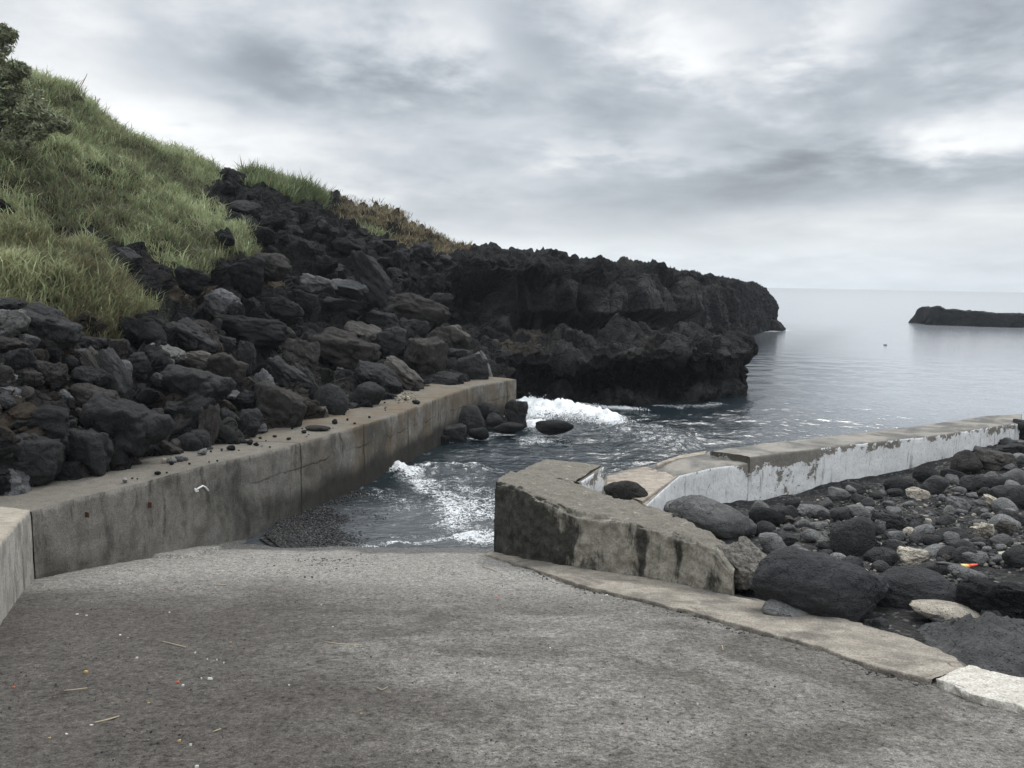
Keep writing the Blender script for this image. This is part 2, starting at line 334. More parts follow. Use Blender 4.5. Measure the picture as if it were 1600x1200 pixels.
def m_water():
    m, b, bs = material("sea_water"); p = b.pos(); s = b.sep(p); foam = b.attr("foam")
    f1 = b.noise(p, 2.6, 6, 0.72, 1.2); f2 = b.noise(p, 13, 5, 0.72, 0.6); vz = b.voro(b.scale(b.vmath('ADD', p, b.scale(b.noise(p, 4, 4, 0.7, col=True), (0.5, 0.5, 0.5))), (0.8, 1.3, 1)), 8.5, 'DISTANCE_TO_EDGE')
    lace = b.math('ADD', b.math('MULTIPLY', b.rng(vz, 0.0, 0.20, 1, 0), 0.30), b.math('ADD', b.math('MULTIPLY', f1, 0.85), b.math('MULTIPLY', f2, 0.45)))
    v = b.math('ADD', foam, b.math('MULTIPLY', b.math('SUBTRACT', lace, 0.80), 1.5))
    ff = b.math('MULTIPLY', b.rng(v, 0.40, 0.78), b.rng(foam, 0.02, 0.10))
    near = b.attr("shoal")
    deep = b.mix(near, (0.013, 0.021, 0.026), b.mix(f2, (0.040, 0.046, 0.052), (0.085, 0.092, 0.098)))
    deep = b.mix(b.attr('open'), deep, (0.33, 0.352, 0.38))  # paler base colour on the open sea stands in for reflected sky brightness
    c = b.mix(ff, deep, (0.80, 0.82, 0.83))
    r = b.mix(ff, b.mix(near, 0.11, 0.25), 0.8)
    w1 = b.noise(b.scale(p, (1, 1.25, 1)), 1.1, 4, 0.6, 0.5); w2 = b.noise(b.scale(p, (1, 1.5, 1)), 4.2, 4, 0.62, 0.3); w3 = b.noise(b.scale(p, (0.5, 1, 1)), 0.16, 3, 0.55)
    h = b.math('ADD', b.math('ADD', w1, b.math('MULTIPLY', w2, 0.38)), b.math('MULTIPLY', w3, 1.6))
    h = b.math('ADD', h, b.math('MULTIPLY', ff, b.math('MULTIPLY', f2, 0.8)))
    dist = b.node('ShaderNodeCameraData').outputs['View Distance']
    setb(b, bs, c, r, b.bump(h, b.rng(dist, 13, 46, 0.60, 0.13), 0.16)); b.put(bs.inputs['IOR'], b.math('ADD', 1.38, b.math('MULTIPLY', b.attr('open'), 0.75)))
    return m
def m_stony():
    m, b, bs = material("black_gravel"); p = b.pos(); n = b.noise(p, 1.5, 5, 0.65); v = b.voro(p, 22, out='Color'); vd = b.voro(p, 22); n3 = b.noise(p, 60, 3)
    g = b.sep(v)[0]
    c = b.mix(b.rng(n, 0.35, 0.65), (0.022, 0.0215, 0.022), (0.050, 0.048, 0.046))
    c = b.mix(1.0, c, b.ramp(g, [(0.0, 0.5), (0.8, 1.2), (0.93, 2.2), (1.0, 5.0)]), 'MULTIPLY')
    setb(b, bs, c, 0.9, b.bump(b.math('ADD', b.math('MULTIPLY', vd, -1.2), n3), 0.8, 0.05), 0.25); return m

M = dict(lava=m_lava(), rock=m_rock(), ramp=m_ramp(), quay=m_quay(), wing=m_concrete('wing_concrete', (0.46, 0.44, 0.40), (0.29, 0.275, 0.245), (0.13, 0.12, 0.105), 0.9, 0.6, 1.0, (0.36, 0.315, 0.25))[0], paint=m_paint(), weath=m_weathered(), water=m_water(), stony=m_stony(),
         strip=m_plain("kerb_concrete", (0.19, 0.17, 0.14), (0.33, 0.297, 0.248), 4, bump=0.5, stain=(0.115, 0.104, 0.089)),
         patch=m_plain("pale_mortar", (0.42, 0.39, 0.335), (0.62, 0.59, 0.53), 9, bump=0.7),
         deck=m_deck("pier_deck_concrete", (0.255, 0.22, 0.18), (0.42, 0.365, 0.30), 5, bump=0.5),
         white=m_flat("white_wash", (0.52, 0.52, 0.49), 0.8), rust=m_flat("rusty_iron", (0.075, 0.026, 0.013), 0.95), chalk=m_flat("white_paint_mark", (0.75, 0.75, 0.72), 0.8),
         core=m_plain("pebble_concrete", (0.085, 0.08, 0.07), (0.27, 0.25, 0.215), 30, bump=1.0, grain=80),
         leaf=m_tinted("reed_leaf", 0.3), tree=m_tinted("shrub_leaf", 0.15), bark=m_plain("shrub_bark", (0.05, 0.04, 0.03), (0.10, 0.085, 0.065), 10),
         pebble=m_tinted("pebble_stone", 0.0, 0.62), foam=m_flat("sea_foam", (0.84, 0.86, 0.87), 0.7),
         scrap=m_flat("white_scrap", (0.72, 0.70, 0.66)), orange=m_flat("orange_peel", (0.62, 0.15, 0.06)), yellow=m_flat("yellow_leaf", (0.46, 0.31, 0.12)),
         stick=m_flat("dry_straw", (0.38, 0.31, 0.21)), blackplastic=m_flat("black_rubber", (0.02, 0.02, 0.022), 0.5), amber=m_flat("amber_plastic", (0.85, 0.52, 0.15), 0.45), red=m_flat("orange_red_plastic", (0.85, 0.09, 0.03), 0.45))

# ------------------------------------------------------------------ hill and cliff
def displace(g, fn):
    n = gnormals(g); q = g.reshape(-1, 3); d = fn(q, n.reshape(-1, 3)); return (q+d).reshape(g.shape)
# each station: (px, py, distance) from the foot of the slope to the skyline, then two points behind it
hill_st = [
 [(-700,640,9),(-700,480,11.5),(-700,330,14),(-700,150,17),(-700,-250,20),(-700,-150,26),(-700,60,40)],
 [(-350,600,9.5),(-350,460,12),(-350,330,14.5),(-350,170,17),(-350,-120,20.5),(-350,-40,27),(-350,140,42)],
 [(-100,520,11),(-100,440,13),(-100,330,15.5),(-100,210,18),(-100,40,21),(-100,70,28),(-100,180,44)],
 [(0,500,11.6),(0,425,13.4),(0,345,15.8),(0,235,18.5),(0,102,22),(0,125,29),(0,200,45)],
 [(100,520,12.6),(100,430,14.6),(100,362,16.6),(100,265,19.8),(100,140,24),(100,160,31),(100,230,47)],
 [(200,525,14),(200,440,16),(200,385,17.6),(200,310,21),(200,216,27),(200,232,34),(200,285,50)],
 [(270,500,16),(270,445,17.6),(270,410,19),(270,330,22.5),(270,240,29),(270,254,36),(270,300,54)],
 [(340,490,18.2),(340,455,19.2),(340,415,20.6),(340,340,24.5),(340,268,31),(340,282,38),(340,325,56)],
 [(420,500,20.6),(420,450,22),(420,405,23.6),(420,340,27),(420,290,33),(420,302,40),(420,340,58)],
 [(500,512,23),(500,462,24.6),(500,420,26.3),(500,365,29.5),(500,314,35),(500,326,42),(500,362,60)],
 [(580,508,25.5),(580,470,26.8),(580,430,28.5),(580,385,31.5),(580,328,37),(580,340,44),(580,372,62)],
 [(650,505,27.6),(650,480,28.5),(650,440,29.8),(650,402,33),(650,356,38),(650,366,45),(650,388,64)],
 [(720,520,29.4),(720,488,31.6),(720,450,32.2),(720,405,33.5),(720,389,39),(720,392,46),(720,400,66)],
 [(800,522,31.4),(800,490,33.2),(800,448,33.4),(800,412,33.8),(800,395,38),(800,398,47),(800,404,68)],
 [(880,524,32.4),(880,495,33.4),(880,455,33.8),(880,420,34.6),(880,404,38),(880,406,48),(880,410,70)],
 [(960,525,33.4),(960,500,34.2),(960,462,34.8),(960,430,36),(960,411,40),(960,413,50),(960,416,72)],
 [(1030,523,37),(1030,502,37.6),(1030,465,38.2),(1030,437,40),(1030,421,44),(1030,423,54),(1030,426,76)],
 [(1095,521,46),(1095,502,46.5),(1095,470,47.2),(1095,448,49),(1095,432,52),(1095,433,62),(1095,436,82)],
 [(1140,520,57),(1140,503,57.6),(1140,475,58.4),(1140,455,60),(1140,440,62),(1140,441,72),(1140,443,90)],
 [(1172,517,67),(1172,502,67.5),(1172,478,68.2),(1172,458,70),(1172,444,72),(1172,445,80),(1172,447,96)],
 [(1196,516,76),(1200,500,76.4),(1200,478,77),(1197,462,77.6),(1190,449,78),(1184,447,86),(1180,448,100)],
 [(1204,516,79),(1211,499,79.4),(1210,478,80),(1205,464,80.6),(1197,451,82),(1190,449,90),(1184,449,104)],
 [(1204,513,92),(1209,497,92),(1208,478,93),(1202,466,94),(1194,454,96),(1188,451,100),(1184,450,108)],
]
HS = np.array([[P(*q) for q in s] for s in hill_st])
for s in HS: s[0, 2] -= 1.2                      # the foot goes into the rubble
hg = loft(HS, 900, [24, 46, 60, 70, 90, 34, 14], 3) if False else loft(HS, 900, [24, 50, 66, 84, 34, 14], 5)
upper_poly = [(-900,-400),(0,60),(100,110),(210,195),(262,205),(338,245),(342,282),(318,292),(300,285),(330,318),(352,345),(368,372),(378,398),(340,408),(325,422),(300,432),(265,428),(225,385),(170,368),(150,352),(90,352),(40,340),(0,318),(-900,250)]
low_poly = [(-900,370),(0,352),(60,372),(95,382),(140,378),(158,405),(172,420),(196,432),(208,455),(238,482),(240,500),(196,500),(188,530),(130,528),(100,512),(60,480),(0,490),(-900,600)]
sky_poly = [(385,270),(440,270),(505,305),(500,326),(455,312),(405,300),(380,292)]
tan_poly = [(520,318),(560,318),(640,345),(720,383),(740,392),(690,396),(640,384),(600,376),(560,352),(525,338)]
side_poly = [(348,342),(378,350),(402,376),(396,398),(372,405),(360,380)]
small_poly = [(555,340),(600,350),(615,368),(590,372),(560,356)]
def hill_masks(q):
    px, py = project(q)
    jx = fbm(q*0.9, 3, 5)*26; jy = fbm(q*0.9, 3, 9)*20
    k = np.clip(15/np.maximum(q[:, 1], 5), 0.25, 1.2); px = px+jx*k; py = py+jy*k
    beyond = (q[:, 1] > 25) & (px < 335) & (py < 290)
    turf = inpoly(px, py, upper_poly) | inpoly(px, py, low_poly) | inpoly(px, py, sky_poly) | (px < -20) & (py < 520) | beyond & (py < 262) | inpoly(px, py, side_poly)
    tan = inpoly(px, py, tan_poly)
    return turf, tan, px, py
hq = hg.reshape(-1, 3); turf, tanm, hpx, hpy = hill_masks(hq)
turf_g = turf.reshape(hg.shape[:2]).astype(float)
for _ in range(4):
    turf_g[1:-1, 1:-1] = (turf_g[:-2, 1:-1]+turf_g[2:, 1:-1]+turf_g[1:-1, :-2]+turf_g[1:-1, 2:]+turf_g[1:-1, 1:-1])/5
soft = turf_g.ravel()
def hill_disp(q, n):
    a = np.ones(len(q)); far = np.clip(q[:, 1]/34, 0.65, 1.3)
    w = q*np.array([1, 1, 0.75])
    big = np.abs(fbm(w*0.32, 3, 1))*1.7-0.45
    f1, f2, i1 = worley(w*0.85, 3); g1, g2, i2 = worley(w*2.1+fbm(w, 2, 6)[:, None]*0.6, 4)
    col, c2, i3 = worley(q*np.array([0.8, 0.25, 0.10])+fbm(q*0.6, 2, 26)[:, None]*np.array([.25, .1, .05]), 8)
    px, py = project(q)
    colm = (sstep(750, 800, px)*sstep(1160, 1090, px)*sstep(425, 448, py)*sstep(520, 490, py))
    crest = sstep(520, 600, px)
    pk = sstep(0.55, 0.85, fbm(w*1.6, 3, 77)*0.5+0.5)
    rough = big*0.75+pk*0.25*(np.minimum(g2-g1, 0.3)*3) + (i1-0.5)*0.42 + (np.minimum(f2-f1, 0.3)-0.2)*0.6 + (i2-0.5)*0.15 + (np.minimum(g2-g1, 0.2)-0.12)*0.5 + fbm(w*2.2, 4, 2)*0.34 + fbm(w*6, 3, 12)*0.13
    rough = rough*(1-0.9*colm) + colm*((i3-0.5)*0.7+np.minimum(c2-col, 0.18)*3.2-0.5+fbm(w*1.6, 4, 21)*0.16)
    # recess at the foot of the cliff
    cave = sstep(630, 680, px)*sstep(800, 770, px)*sstep(425, 450, py)*sstep(505, 485, py)
    d = rough*far*(1-0.5*sstep(1090, 1160, px)) - cave*1.5 - 1.3*sstep(790, 830, px)*sstep(1120, 1060, px)*sstep(484, 500, py)*(1+0.5*fbm(q*0.5, 2, 27))
    d = d*(1-0.3*sstep(640, 740, px)*sstep(4.2, 5.0, q[:, 2]))
    d = d*(1-soft*0.88) + soft*(fbm(q*0.5, 3, 31)*0.35+np.abs(fbm(q*1.3, 2, 33))*0.42-0.08)
    # keep the skyline where it is, just ragged
    return n*d[:, None]
nrm_sign = 1.0 if (gnormals(hg)[300, 60]@(CAM-hg[300, 60])) > 0 else -1.0
_n = gnormals(hg)*nrm_sign
hg2 = (hq+hill_disp(hq, _n.reshape(-1, 3))).reshape(hg.shape)
greyv = (fbm(hq*np.array([0.7, 0.7, 0.14]), 4, 40) > -0.05)*sstep(765, 800, hpx)*sstep(1180, 1120, hpx)*sstep(440, 452, hpy)*sstep(520, 505, hpy)*0.95
greyv = np.maximum(greyv, sstep(0.12, 0.22, fbm(hq*0.55, 4, 44))*0.35*(1-soft)*sstep(420, 700, hpy+hpx*0.3))
brown = ((hpx > 275)&(hpx < 335)&(hpy > 430)&(hpy < 472)) | ((hpx > 385)&(hpx < 455)&(hpy > 395)&(hpy < 445))
soil = np.maximum(tanm*0.9*(fbm(hq*1.1, 3, 50) > -0.12), brown*0.6*(fbm(hq*1.6, 3, 51) > -0.1))
soil = np.maximum(soil, 0.35*soft)
hill_me = mesh("hill", hg2.reshape(-1, 3), gridfaces(*hg.shape[:2]), M['lava'], True, dict(grey=greyv, soil=soil, turf=soft*0.8))
link("hill", hill_me, kind="structure", label="steep black lava hillside running out to a ragged sea cliff")
bvh("hill", hg[::3, ::2])

# ------------------------------------------------------------------ lower rock shelf in front of the cliff
def GW(px, py): q = G(px, py, -0.1); return (px, py, q[1])
def shelf_station(px, base, cave, lip, top, dc, dt, back=None, shift=(0, 0, 0)):
    Y = G(px, base, 0)[1]
    return [P(px+shift[0], base, Y)-np.array([0, 0, 0.8]), P(px+shift[0], base-12, Y+0.15), P(px+shift[1], cave, Y+dc), P(px+shift[2], lip, Y-0.1), P(px+shift[2], top, Y+dt), P(px+shift[2], (back or top-8), Y+dt+5)]
SS = np.array([
 shelf_station(740, 622, 592, 560, 535, 0.6, 4.5, 520), shelf_station(800, 624, 592, 556, 528, 0.5, 4.2, 514), shelf_station(860, 630, 598, 560, 530, 1.0, 4.0, 515),
 shelf_station(920, 634, 600, 566, 532, 1.6, 3.6, 516), shelf_station(980, 635, 596, 556, 530, 2.2, 3.2, 518), shelf_station(1040, 634, 594, 552, 528, 2.4, 2.6, 519),
 shelf_station(1090, 631, 596, 552, 528, 2.0, 2.2, 520), shelf_station(1135, 624, 594, 556, 527, 1.2, 2.2, 521, (0, 0, 0)), shelf_station(1158, 616, 588, 550, 526, 1.0, 2.4, 521, (8, 0, 12)),
 [P(1166, 613, 30.5)-np.array([0, 0, 0.8]), P(1165, 598, 30.6), P(1159, 584, 31), P(1177, 547, 31.2), P(1166, 526, 33), P(1150, 521, 38)],
 [P(1160, 602, 34)-np.array([0, 0, 0.8]), P(1160, 588, 34.1), P(1156, 574, 34.4), P(1172, 543, 34.6), P(1160, 525, 36), P(1140, 521, 40)],
 [P(1120, 580, 40)-np.array([0, 0, 0.8]), P(1120, 570, 40.1), P(1120, 560, 40.4), P(1130, 540, 40.6), P(1125, 526, 41), P(1110, 522, 42)]])
sg = loft(SS, 420, [8, 30, 36, 40, 34], 3)
def shelf_disp(q, n):
    w = q*np.array([1, 1, 0.8]); f1, f2, i1 = worley(w*0.8, 63); g1, g2, i2 = worley(w*2.2, 64)
    d = np.abs(fbm(w*0.4, 3, 61))*1.3-0.3+(i1-0.5)*0.5+(f2-f1-0.3)*0.3+(i2-0.5)*0.2+fbm(w*3, 4, 62)*0.18+fbm(w*9, 2, 66)*0.05
    px, py = project(q)
    d = d*np.where(px > 1125, 0.55, 1.0); return d
sgn = gnormals(sg); sgn *= 1.0 if (sgn[200, 60]@(CAM-sg[200, 60])) > 0 else -1.0
sq = sg.reshape(-1, 3); sg2 = (sq+sgn.reshape(-1, 3)*shelf_disp(sq, None)[:, None])
spx, spy = project(sq)
sgrey = sstep(0.05, 0.2, fbm(sq*0.7, 3, 70))*0.5
ssoil = sstep(900, 780, spx)*sstep(560, 540, spy)*0.45*(fbm(sq*1.2, 3, 71) > -0.15)
link("shore_terrain", mesh("shore_terrain", sg2, gridfaces(*sg.shape[:2]), M['lava'], True, dict(grey=sgrey, soil=ssoil, turf=np.zeros(len(sq)))), kind="structure", label="low undercut black lava shelf jutting into the sea below the cliff")
bvh("shelf", sg[::2, ::2])

# ------------------------------------------------------------------ rubble slope between quay and hill
rub = [[(-1500,1300,3.0),(-1500,760,5.5),(-1500,520,8.5)], [(-500,900,6.5),(-500,760,8),(-500,560,10.5)], [(-150,850,7.4),(-150,700,9),(-150,490,11.8)], [(0,812,8.2),(0,650,10),(0,470,12.4)], [(90,785,9.2),(90,650,11),(90,500,13.4)], [(180,755,10.4),(180,640,12.2),(180,512,14.8)],
       [(290,718,12.2),(290,610,14.4),(290,470,17.4)], [(380,692,13.8),(380,600,16.2),(380,470,20.4)], [(470,663,16.2),(470,585,18.8),(470,500,22.6)], [(560,634,19),(560,575,22),(560,495,26)],
       [(640,608,21.2),(640,560,24.4),(640,492,28.5)], [(700,600,23),(700,556,26.4),(700,508,30)], [(760,597,24.6),(760,560,27.6),(760,520,31.5)], [(815,606,26.2),(815,575,28),(815,535,32)]]
RS = np.array([[P(*q) for q in s] for s in rub])
for s in RS:
    s[0, 2] = min(s[0, 2], 1.3)
_ql = [G(px, py, np.interp(px, [50, 807], [1.42, 1.12]))[:2] for px, py in ((50,798),(120,778),(200,760),(300,732),(387,712),(450,697),(522,677),(612,650),(700,616),(737,604),(807,592))]
_ql = [np.array([-4.1, -2.0]), np.array([-4.0, 3.0]), P(-60,905,5.2)[:2], P(0,850,6.75)[:2]]+_ql
lowrow = []
for s in RS:
    best = None
    for a_, b_ in zip(_ql[:-1], _ql[1:]):
        e_ = b_-a_; t_ = np.clip(((s[0, :2]-a_)@e_)/(e_@e_), 0, 1); c_ = a_+e_*t_; n_ = np.array([-e_[1], e_[0]])/np.linalg.norm(e_); dd = np.linalg.norm(s[0, :2]-c_)
        if best is None or dd < best[0]: best = (dd, c_, n_)
    s[0, :2] = best[1]+best[2]*1.0; s[0, 2] = min(s[0, 2], 1.35); lowrow.append(np.array([*(best[1]+best[2]*1.15), s[0, 2]-1.2]))
    if np.linalg.norm(s[1, :2]-s[0, :2]) < 0.8 or (s[1, :2]-best[1])@best[2] < 1.3: s[1, :2] = best[1]+best[2]*1.9
RS = np.concatenate([np.array(lowrow)[:, None], RS], 1)
rg = loft(RS, 420, [6, 60, 60], 3); bvh("rubble", rg[::2, ::2])
rn = gnormals(rg); rn *= 1.0 if (rn[200, 60]@(CAM-rg[200, 60])) > 0 else -1.0
rq = rg.reshape(-1, 3); f1, f2, i1 = worley(rq*1.7, 80); g1, g2, i2 = worley(rq*4.5, 81)
rd = (i1-0.5)*0.6+(f2-f1-0.3)*0.22+(i2-0.5)*0.12+(g2-g1-0.3)*0.07+fbm(rq*5, 3, 82)*0.06
rub_soil = sstep(-0.1, 0.15, fbm(rq*0.9, 3, 83))*0.25*sstep(22, 14, rq[:, 1])
link("rubble_ground", mesh("rubble_ground", rq+rn.reshape(-1, 3)*rd[:, None], gridfaces(*rg.shape[:2]), M['lava'], True, dict(grey=sstep(0.0, .2, fbm(rq*1.3, 3, 84))*0.5, soil=rub_soil, turf=np.zeros(len(rq)))), kind="structure", label="dark stony bank between the quay wall and the hillside")

# ------------------------------------------------------------------ islet and cape rock
def lump(name, st, nu, nv, amp, fr, seed, label, cat):
    g = loft(np.array(st), nu, nv, 1); q = g.reshape(-1, 3); n = gnormals(g).reshape(-1, 3)
    f1, f2, i1 = worley(q*fr, seed); d = ((i1-0.5)*0.8+(f2-f1-0.3)*0.5+fbm(q*fr*2.5, 3, seed)*0.5)*amp
    d = d+fbm(q*fr*0.3, 2, seed+1)*amp
    z = np.zeros(len(q)); link(name, mesh(name, q+n*d[:, None], gridfaces(*g.shape[:2]), M['lava'], True, dict(grey=z+0.12, soil=z, turf=z)), label=label, cat=cat)
def iso(px, ybase, ytop, Y, w, lean=0):
    if Y > 90: ytop = ytop+2.5
    b = P(px, ybase, Y); t = P(px+lean, ytop, Y+0.6); b0 = b.copy(); b0[2] = -0.8; back = b0+np.array([0.5, w, 0]); tb = t+np.array([0.5, w*0.6, 0])
    return [b0, b*0.65+t*0.35, t, tb, back]
isl = [iso(1443, 503, 500, 96, 3, 2), iso(1447, 503, 488, 95.5, 5, 3), iso(1453, 503, 479, 95, 7, 3), iso(1470, 504, 478, 95, 8), iso(1486, 504.5, 482, 94, 8), iso(1500, 505, 481, 94, 8), iso(1530, 507, 486, 93, 8), iso(1560, 508, 488, 92.5, 8), iso(1600, 510.5, 490, 92, 8), iso(1660, 514, 496, 92, 8), iso(1700, 515, 510, 92, 4)]
lump("islet", isl, 170, [8, 14, 8, 10], 0.33, 0.9, 90, "long low black lava islet in the open sea off the pier", "islet")
cp = [iso(1166, 517, 514, 78, 2), iso(1180, 517, 509, 77, 3), iso(1196, 516, 503, 76.5, 4), iso(1208, 516, 499, 76, 4), iso(1218, 515, 501, 76, 4), iso(1223, 514, 508, 76, 3), iso(1225, 514, 513, 76, 1)]
lump("sea_rock", cp, 60, [6, 10, 6, 8], 0.3, 1.0, 93, "rounded dark rock awash at the tip of the lava cape", "rock")
# ------------------------------------------------------------------ sea
NA, NRD = 900, 760
az = np.radians(np.concatenate([np.linspace(-75, -34, 90, endpoint=False), np.linspace(-34, 36, NA-160, endpoint=False), np.linspace(36, 80, 70)]))
rad = 9.5*np.exp(np.linspace(0, 1, NRD)**1.0*np.log(60/9.5)); rad = np.concatenate([rad, 60*np.exp(np.linspace(0, 1, 160)[1:]*np.log(9000/60))])
A, Rr = np.meshgrid(az, rad, indexing='ij'); sx, sy = (np.sin(A)*Rr).ravel(), (np.cos(A)*Rr).ravel()
sxy = np.stack([sx, sy], 1); s3 = np.stack([sx, sy, np.zeros_like(sx)], 1); sr = Rr.ravel()
def gl(pts): return [G(*p)[:2] for p in pts]
foam = np.zeros(len(sx)); hgt = np.zeros(len(sx)); nearm = sr < 60; idx = np.where(nearm)[0]; X = sxy[idx]; X3 = s3[idx]
fo = np.zeros(len(idx)); hh = np.zeros(len(idx))
wob = np.stack([fbm(X3*1.6, 3, 101), fbm(X3*1.6, 3, 102)], 1)*0.28
Xw = X+wob
def foamline(pts, w, inten, hgt_=0, hw=None):
    global fo, hh
    d, al = pldist(Xw, gl(pts)); fade = np.clip(np.minimum(al, 1-al)*6+0.35, 0, 1)
    fo = np.maximum(fo, inten*np.exp(-(d/w)**2)*fade)
    if hgt_: d2, al2 = pldist(X+wob*0.5, gl(pts)); hh += hgt_*np.exp(-(d2/(hw or w))**2)*np.clip(np.minimum(al2, 1-al2)*5, 0, 1)
foamline([(545,854),(600,850),(650,846),(700,840),(770,836)], 0.10, 0.62)
foamline([(600,836),(660,836),(720,838)], 0.25, 0.30)
foamline([(640,742),(664,758),(690,772),(706,792),(716,815),(735,830)], 0.42, 0.60)
foamline([(720,775),(745,800),(775,815)], 1.0, 0.58)
foamline([(712,832),(740,836),(775,834)], 0.42, 0.80)
foamline([(690,745),(730,765),(780,780)], 0.8, 0.40)
foamline([(518,758),(540,750),(560,741),(580,737),(610,735),(640,738),(660,746)], 0.30, 0.92, 0.16, 0.40)
foamline([(545,770),(580,770),(620,780),(650,800)], 0.5, 0.36)
foamline([(650,738),(680,733),(700,733),(730,733),(790,736)], 0.13, 0.55, 0.15, 0.5)
foamline([(816,640),(835,632),(850,640),(840,655)], 0.9, 1.05, 0.20, 0.8)
foamline([(850,652),(880,646),(915,648),(945,655),(962,660)], 0.7, 1.12, 0.26, 0.6)
foamline([(822,662),(835,668),(850,660)], 0.5, 1.0, 0.1, 0.5)
foamline([(850,628),(885,626),(920,632),(960,636),(1000,638)], 0.45, 0.66)
foamline([(1000,634),(1060,636),(1100,634),(1135,628)], 0.35, 0.46)
foamline([(962,662),(1000,672),(1050,690),(1100,694)], 1.5, 0.34, 0.12, 1.2)
foamline([(805,690),(840,688),(880,682)], 0.7, 0.52); foamline([(735,688),(770,678),(800,682)], 0.5, 0.45)
foamline([(690,690),(720,684)], 0.3, 0.4)

fadew = sstep(58, 40, sr[idx])
wv = fadew*fbm(X3*np.array([0.5, 0.7, 1]), 3, 110)*0.085+np.abs(fbm(X3*np.array([1.3, 2.1, 1]), 3, 111))*0.05*sstep(45, 20, sr[idx])
sheltered = sstep(11.5, 15, X[:, 1]); hh = hh*(1+0.5*fbm(X3*3.2, 3, 112))+wv*(0.25+0.75*sheltered)
hh += np.clip(fo-0.5, 0, 1)*(fbm(X3*np.array([4, 7, 1]), 4, 113)*0.30+np.abs(fbm(X3*9, 3, 114))*0.12)
hh -= 0.012*fadew
foam[idx] = fo; hgt[idx] = hh; s3[:, 2] = hgt
fx = ~nearm; 
capes = [(1160,517),(1180,518),(1205,517),(1226,515)]
dcap, _ = pldist(sxy, gl(capes)); foam = np.maximum(foam, 0.6*np.exp(-(dcap/1.2)**2))
disl, _ = pldist(sxy, gl([(1470,504.5),(1530,508),(1600,511.5)])); foam = np.maximum(foam, 0.85*np.exp(-(disl/1.0)**2))
shoal = np.exp(-(pldist(sxy, gl([(470,850),(560,820),(640,815),(690,830)]))[0]/1.25)**4)
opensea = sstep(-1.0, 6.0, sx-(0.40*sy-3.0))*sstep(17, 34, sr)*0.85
opensea = np.maximum(opensea, 0.85*sstep(45, 110, sr))*(1-0.42*sstep(150, 1500, sr))  # mask for the painted sky brightness, weaker again towards the horizon
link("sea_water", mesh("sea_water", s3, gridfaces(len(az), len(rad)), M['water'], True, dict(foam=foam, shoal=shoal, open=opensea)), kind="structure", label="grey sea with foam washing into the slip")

def spray(name, label, seeds, n):
    v, f = [], []
    base = np.array([(1, 0, 0), (-1, 0, 0), (0, 1, 0), (0, -1, 0), (0, 0, 1), (0, 0, -1)])*1.0
    fc = np.array([(0, 2, 4), (2, 1, 4), (1, 3, 4), (3, 0, 4), (2, 0, 5), (1, 2, 5), (3, 1, 5), (0, 3, 5)])
    for k in range(n):
        (a, b, h, sp) = RNG.choice(seeds); t = RNG.random(); c = np.array(a)*(1-t)+np.array(b)*t
        c = c+np.array([RNG.gauss(0, sp), RNG.gauss(0, sp), abs(RNG.gauss(0, h))*(1-abs(2*t-1)*0.4)]); s = RNG.uniform(0.004, 0.011)*(1.5 if RNG.random() < 0.06 else 1)
        s = s*(1+c[1]/40); f.append(fc+6*len(v)); v.append(base*s*np.array([RNG.uniform(.6, 1.5) for _ in range(3)])+c)
    link(name, mesh(name, np.concatenate(v), np.concatenate(f), M['foam']), kind="stuff", label=label)
spray("sea_foam", "white spray thrown up where the small wave hits the quay wall", [(G(520,757), G(560,741), 0.07, 0.07), (G(560,741), G(585,737), 0.15, 0.08), (G(575,737), G(650,740), 0.06, 0.08), (G(655,738), G(750,735), 0.02, 0.05)], 2600)
spray("sea_foam", "white spray over the wave breaking among the dark rocks by the cliff", [(G(812,655), G(850,640), 0.13, 0.25), (G(826,650), G(845,632), 0.17, 0.2), (G(850,650), G(960,662), 0.10, 0.25), (G(850,630), G(1000,640), 0.03, 0.15)], 5200)

# ------------------------------------------------------------------ boat ramp
EDGE = [(-9, 3.6), (2, 3.5), (5.3, 3.3), (6.2, 3.4), (6.8, 3.3), (7.5, 3.0), (8.7, 2.35), (10, 2.1), (11.5, 1.9), (13.3, 2.2), (15, 3.5), (20, 14)]
def xedge(y): return np.interp(y, [e[0] for e in EDGE], [e[1] for e in EDGE])
ys = np.concatenate([np.linspace(-9, 1.5, 30, endpoint=False), np.linspace(1.5, 14.5, 620)]); xs = np.linspace(-1, 1, 560)
gy, gx = np.meshgrid(ys, xs, indexing='ij'); xl = -6.6; gx = xl+(gx+1)/2*(xedge(gy)+0.05-xl)
g = np.stack([gx, gy, ramp_z(gy)], -1); q = g.reshape(-1, 3)
q[:, 2] += fbm(q*1.1, 3, 120)*0.018+fbm(q*9, 3, 121)*0.006-np.clip(fbm(q*22, 2, 122)-0.15, 0, 1)*0.02
# the low broken crust along the quay foot near the gravel
cr, _ = pldist(q[:, :2]+0.12*np.stack([fbm(q*3, 2, 124), fbm(q*3, 2, 125)], 1), [RP(270,868)[:2], RP(330,852)[:2], RP(410,836)[:2]])
q[:, 2] += sstep(0.34, 0.28, cr)*0.045
link("ramp_road", mesh("ramp_road", q, gridfaces(*g.shape[:2]), M['ramp'], True), kind="structure", label="rough grey concrete boat ramp sloping into the sea")
bvh("ramp", g[::4, ::4])

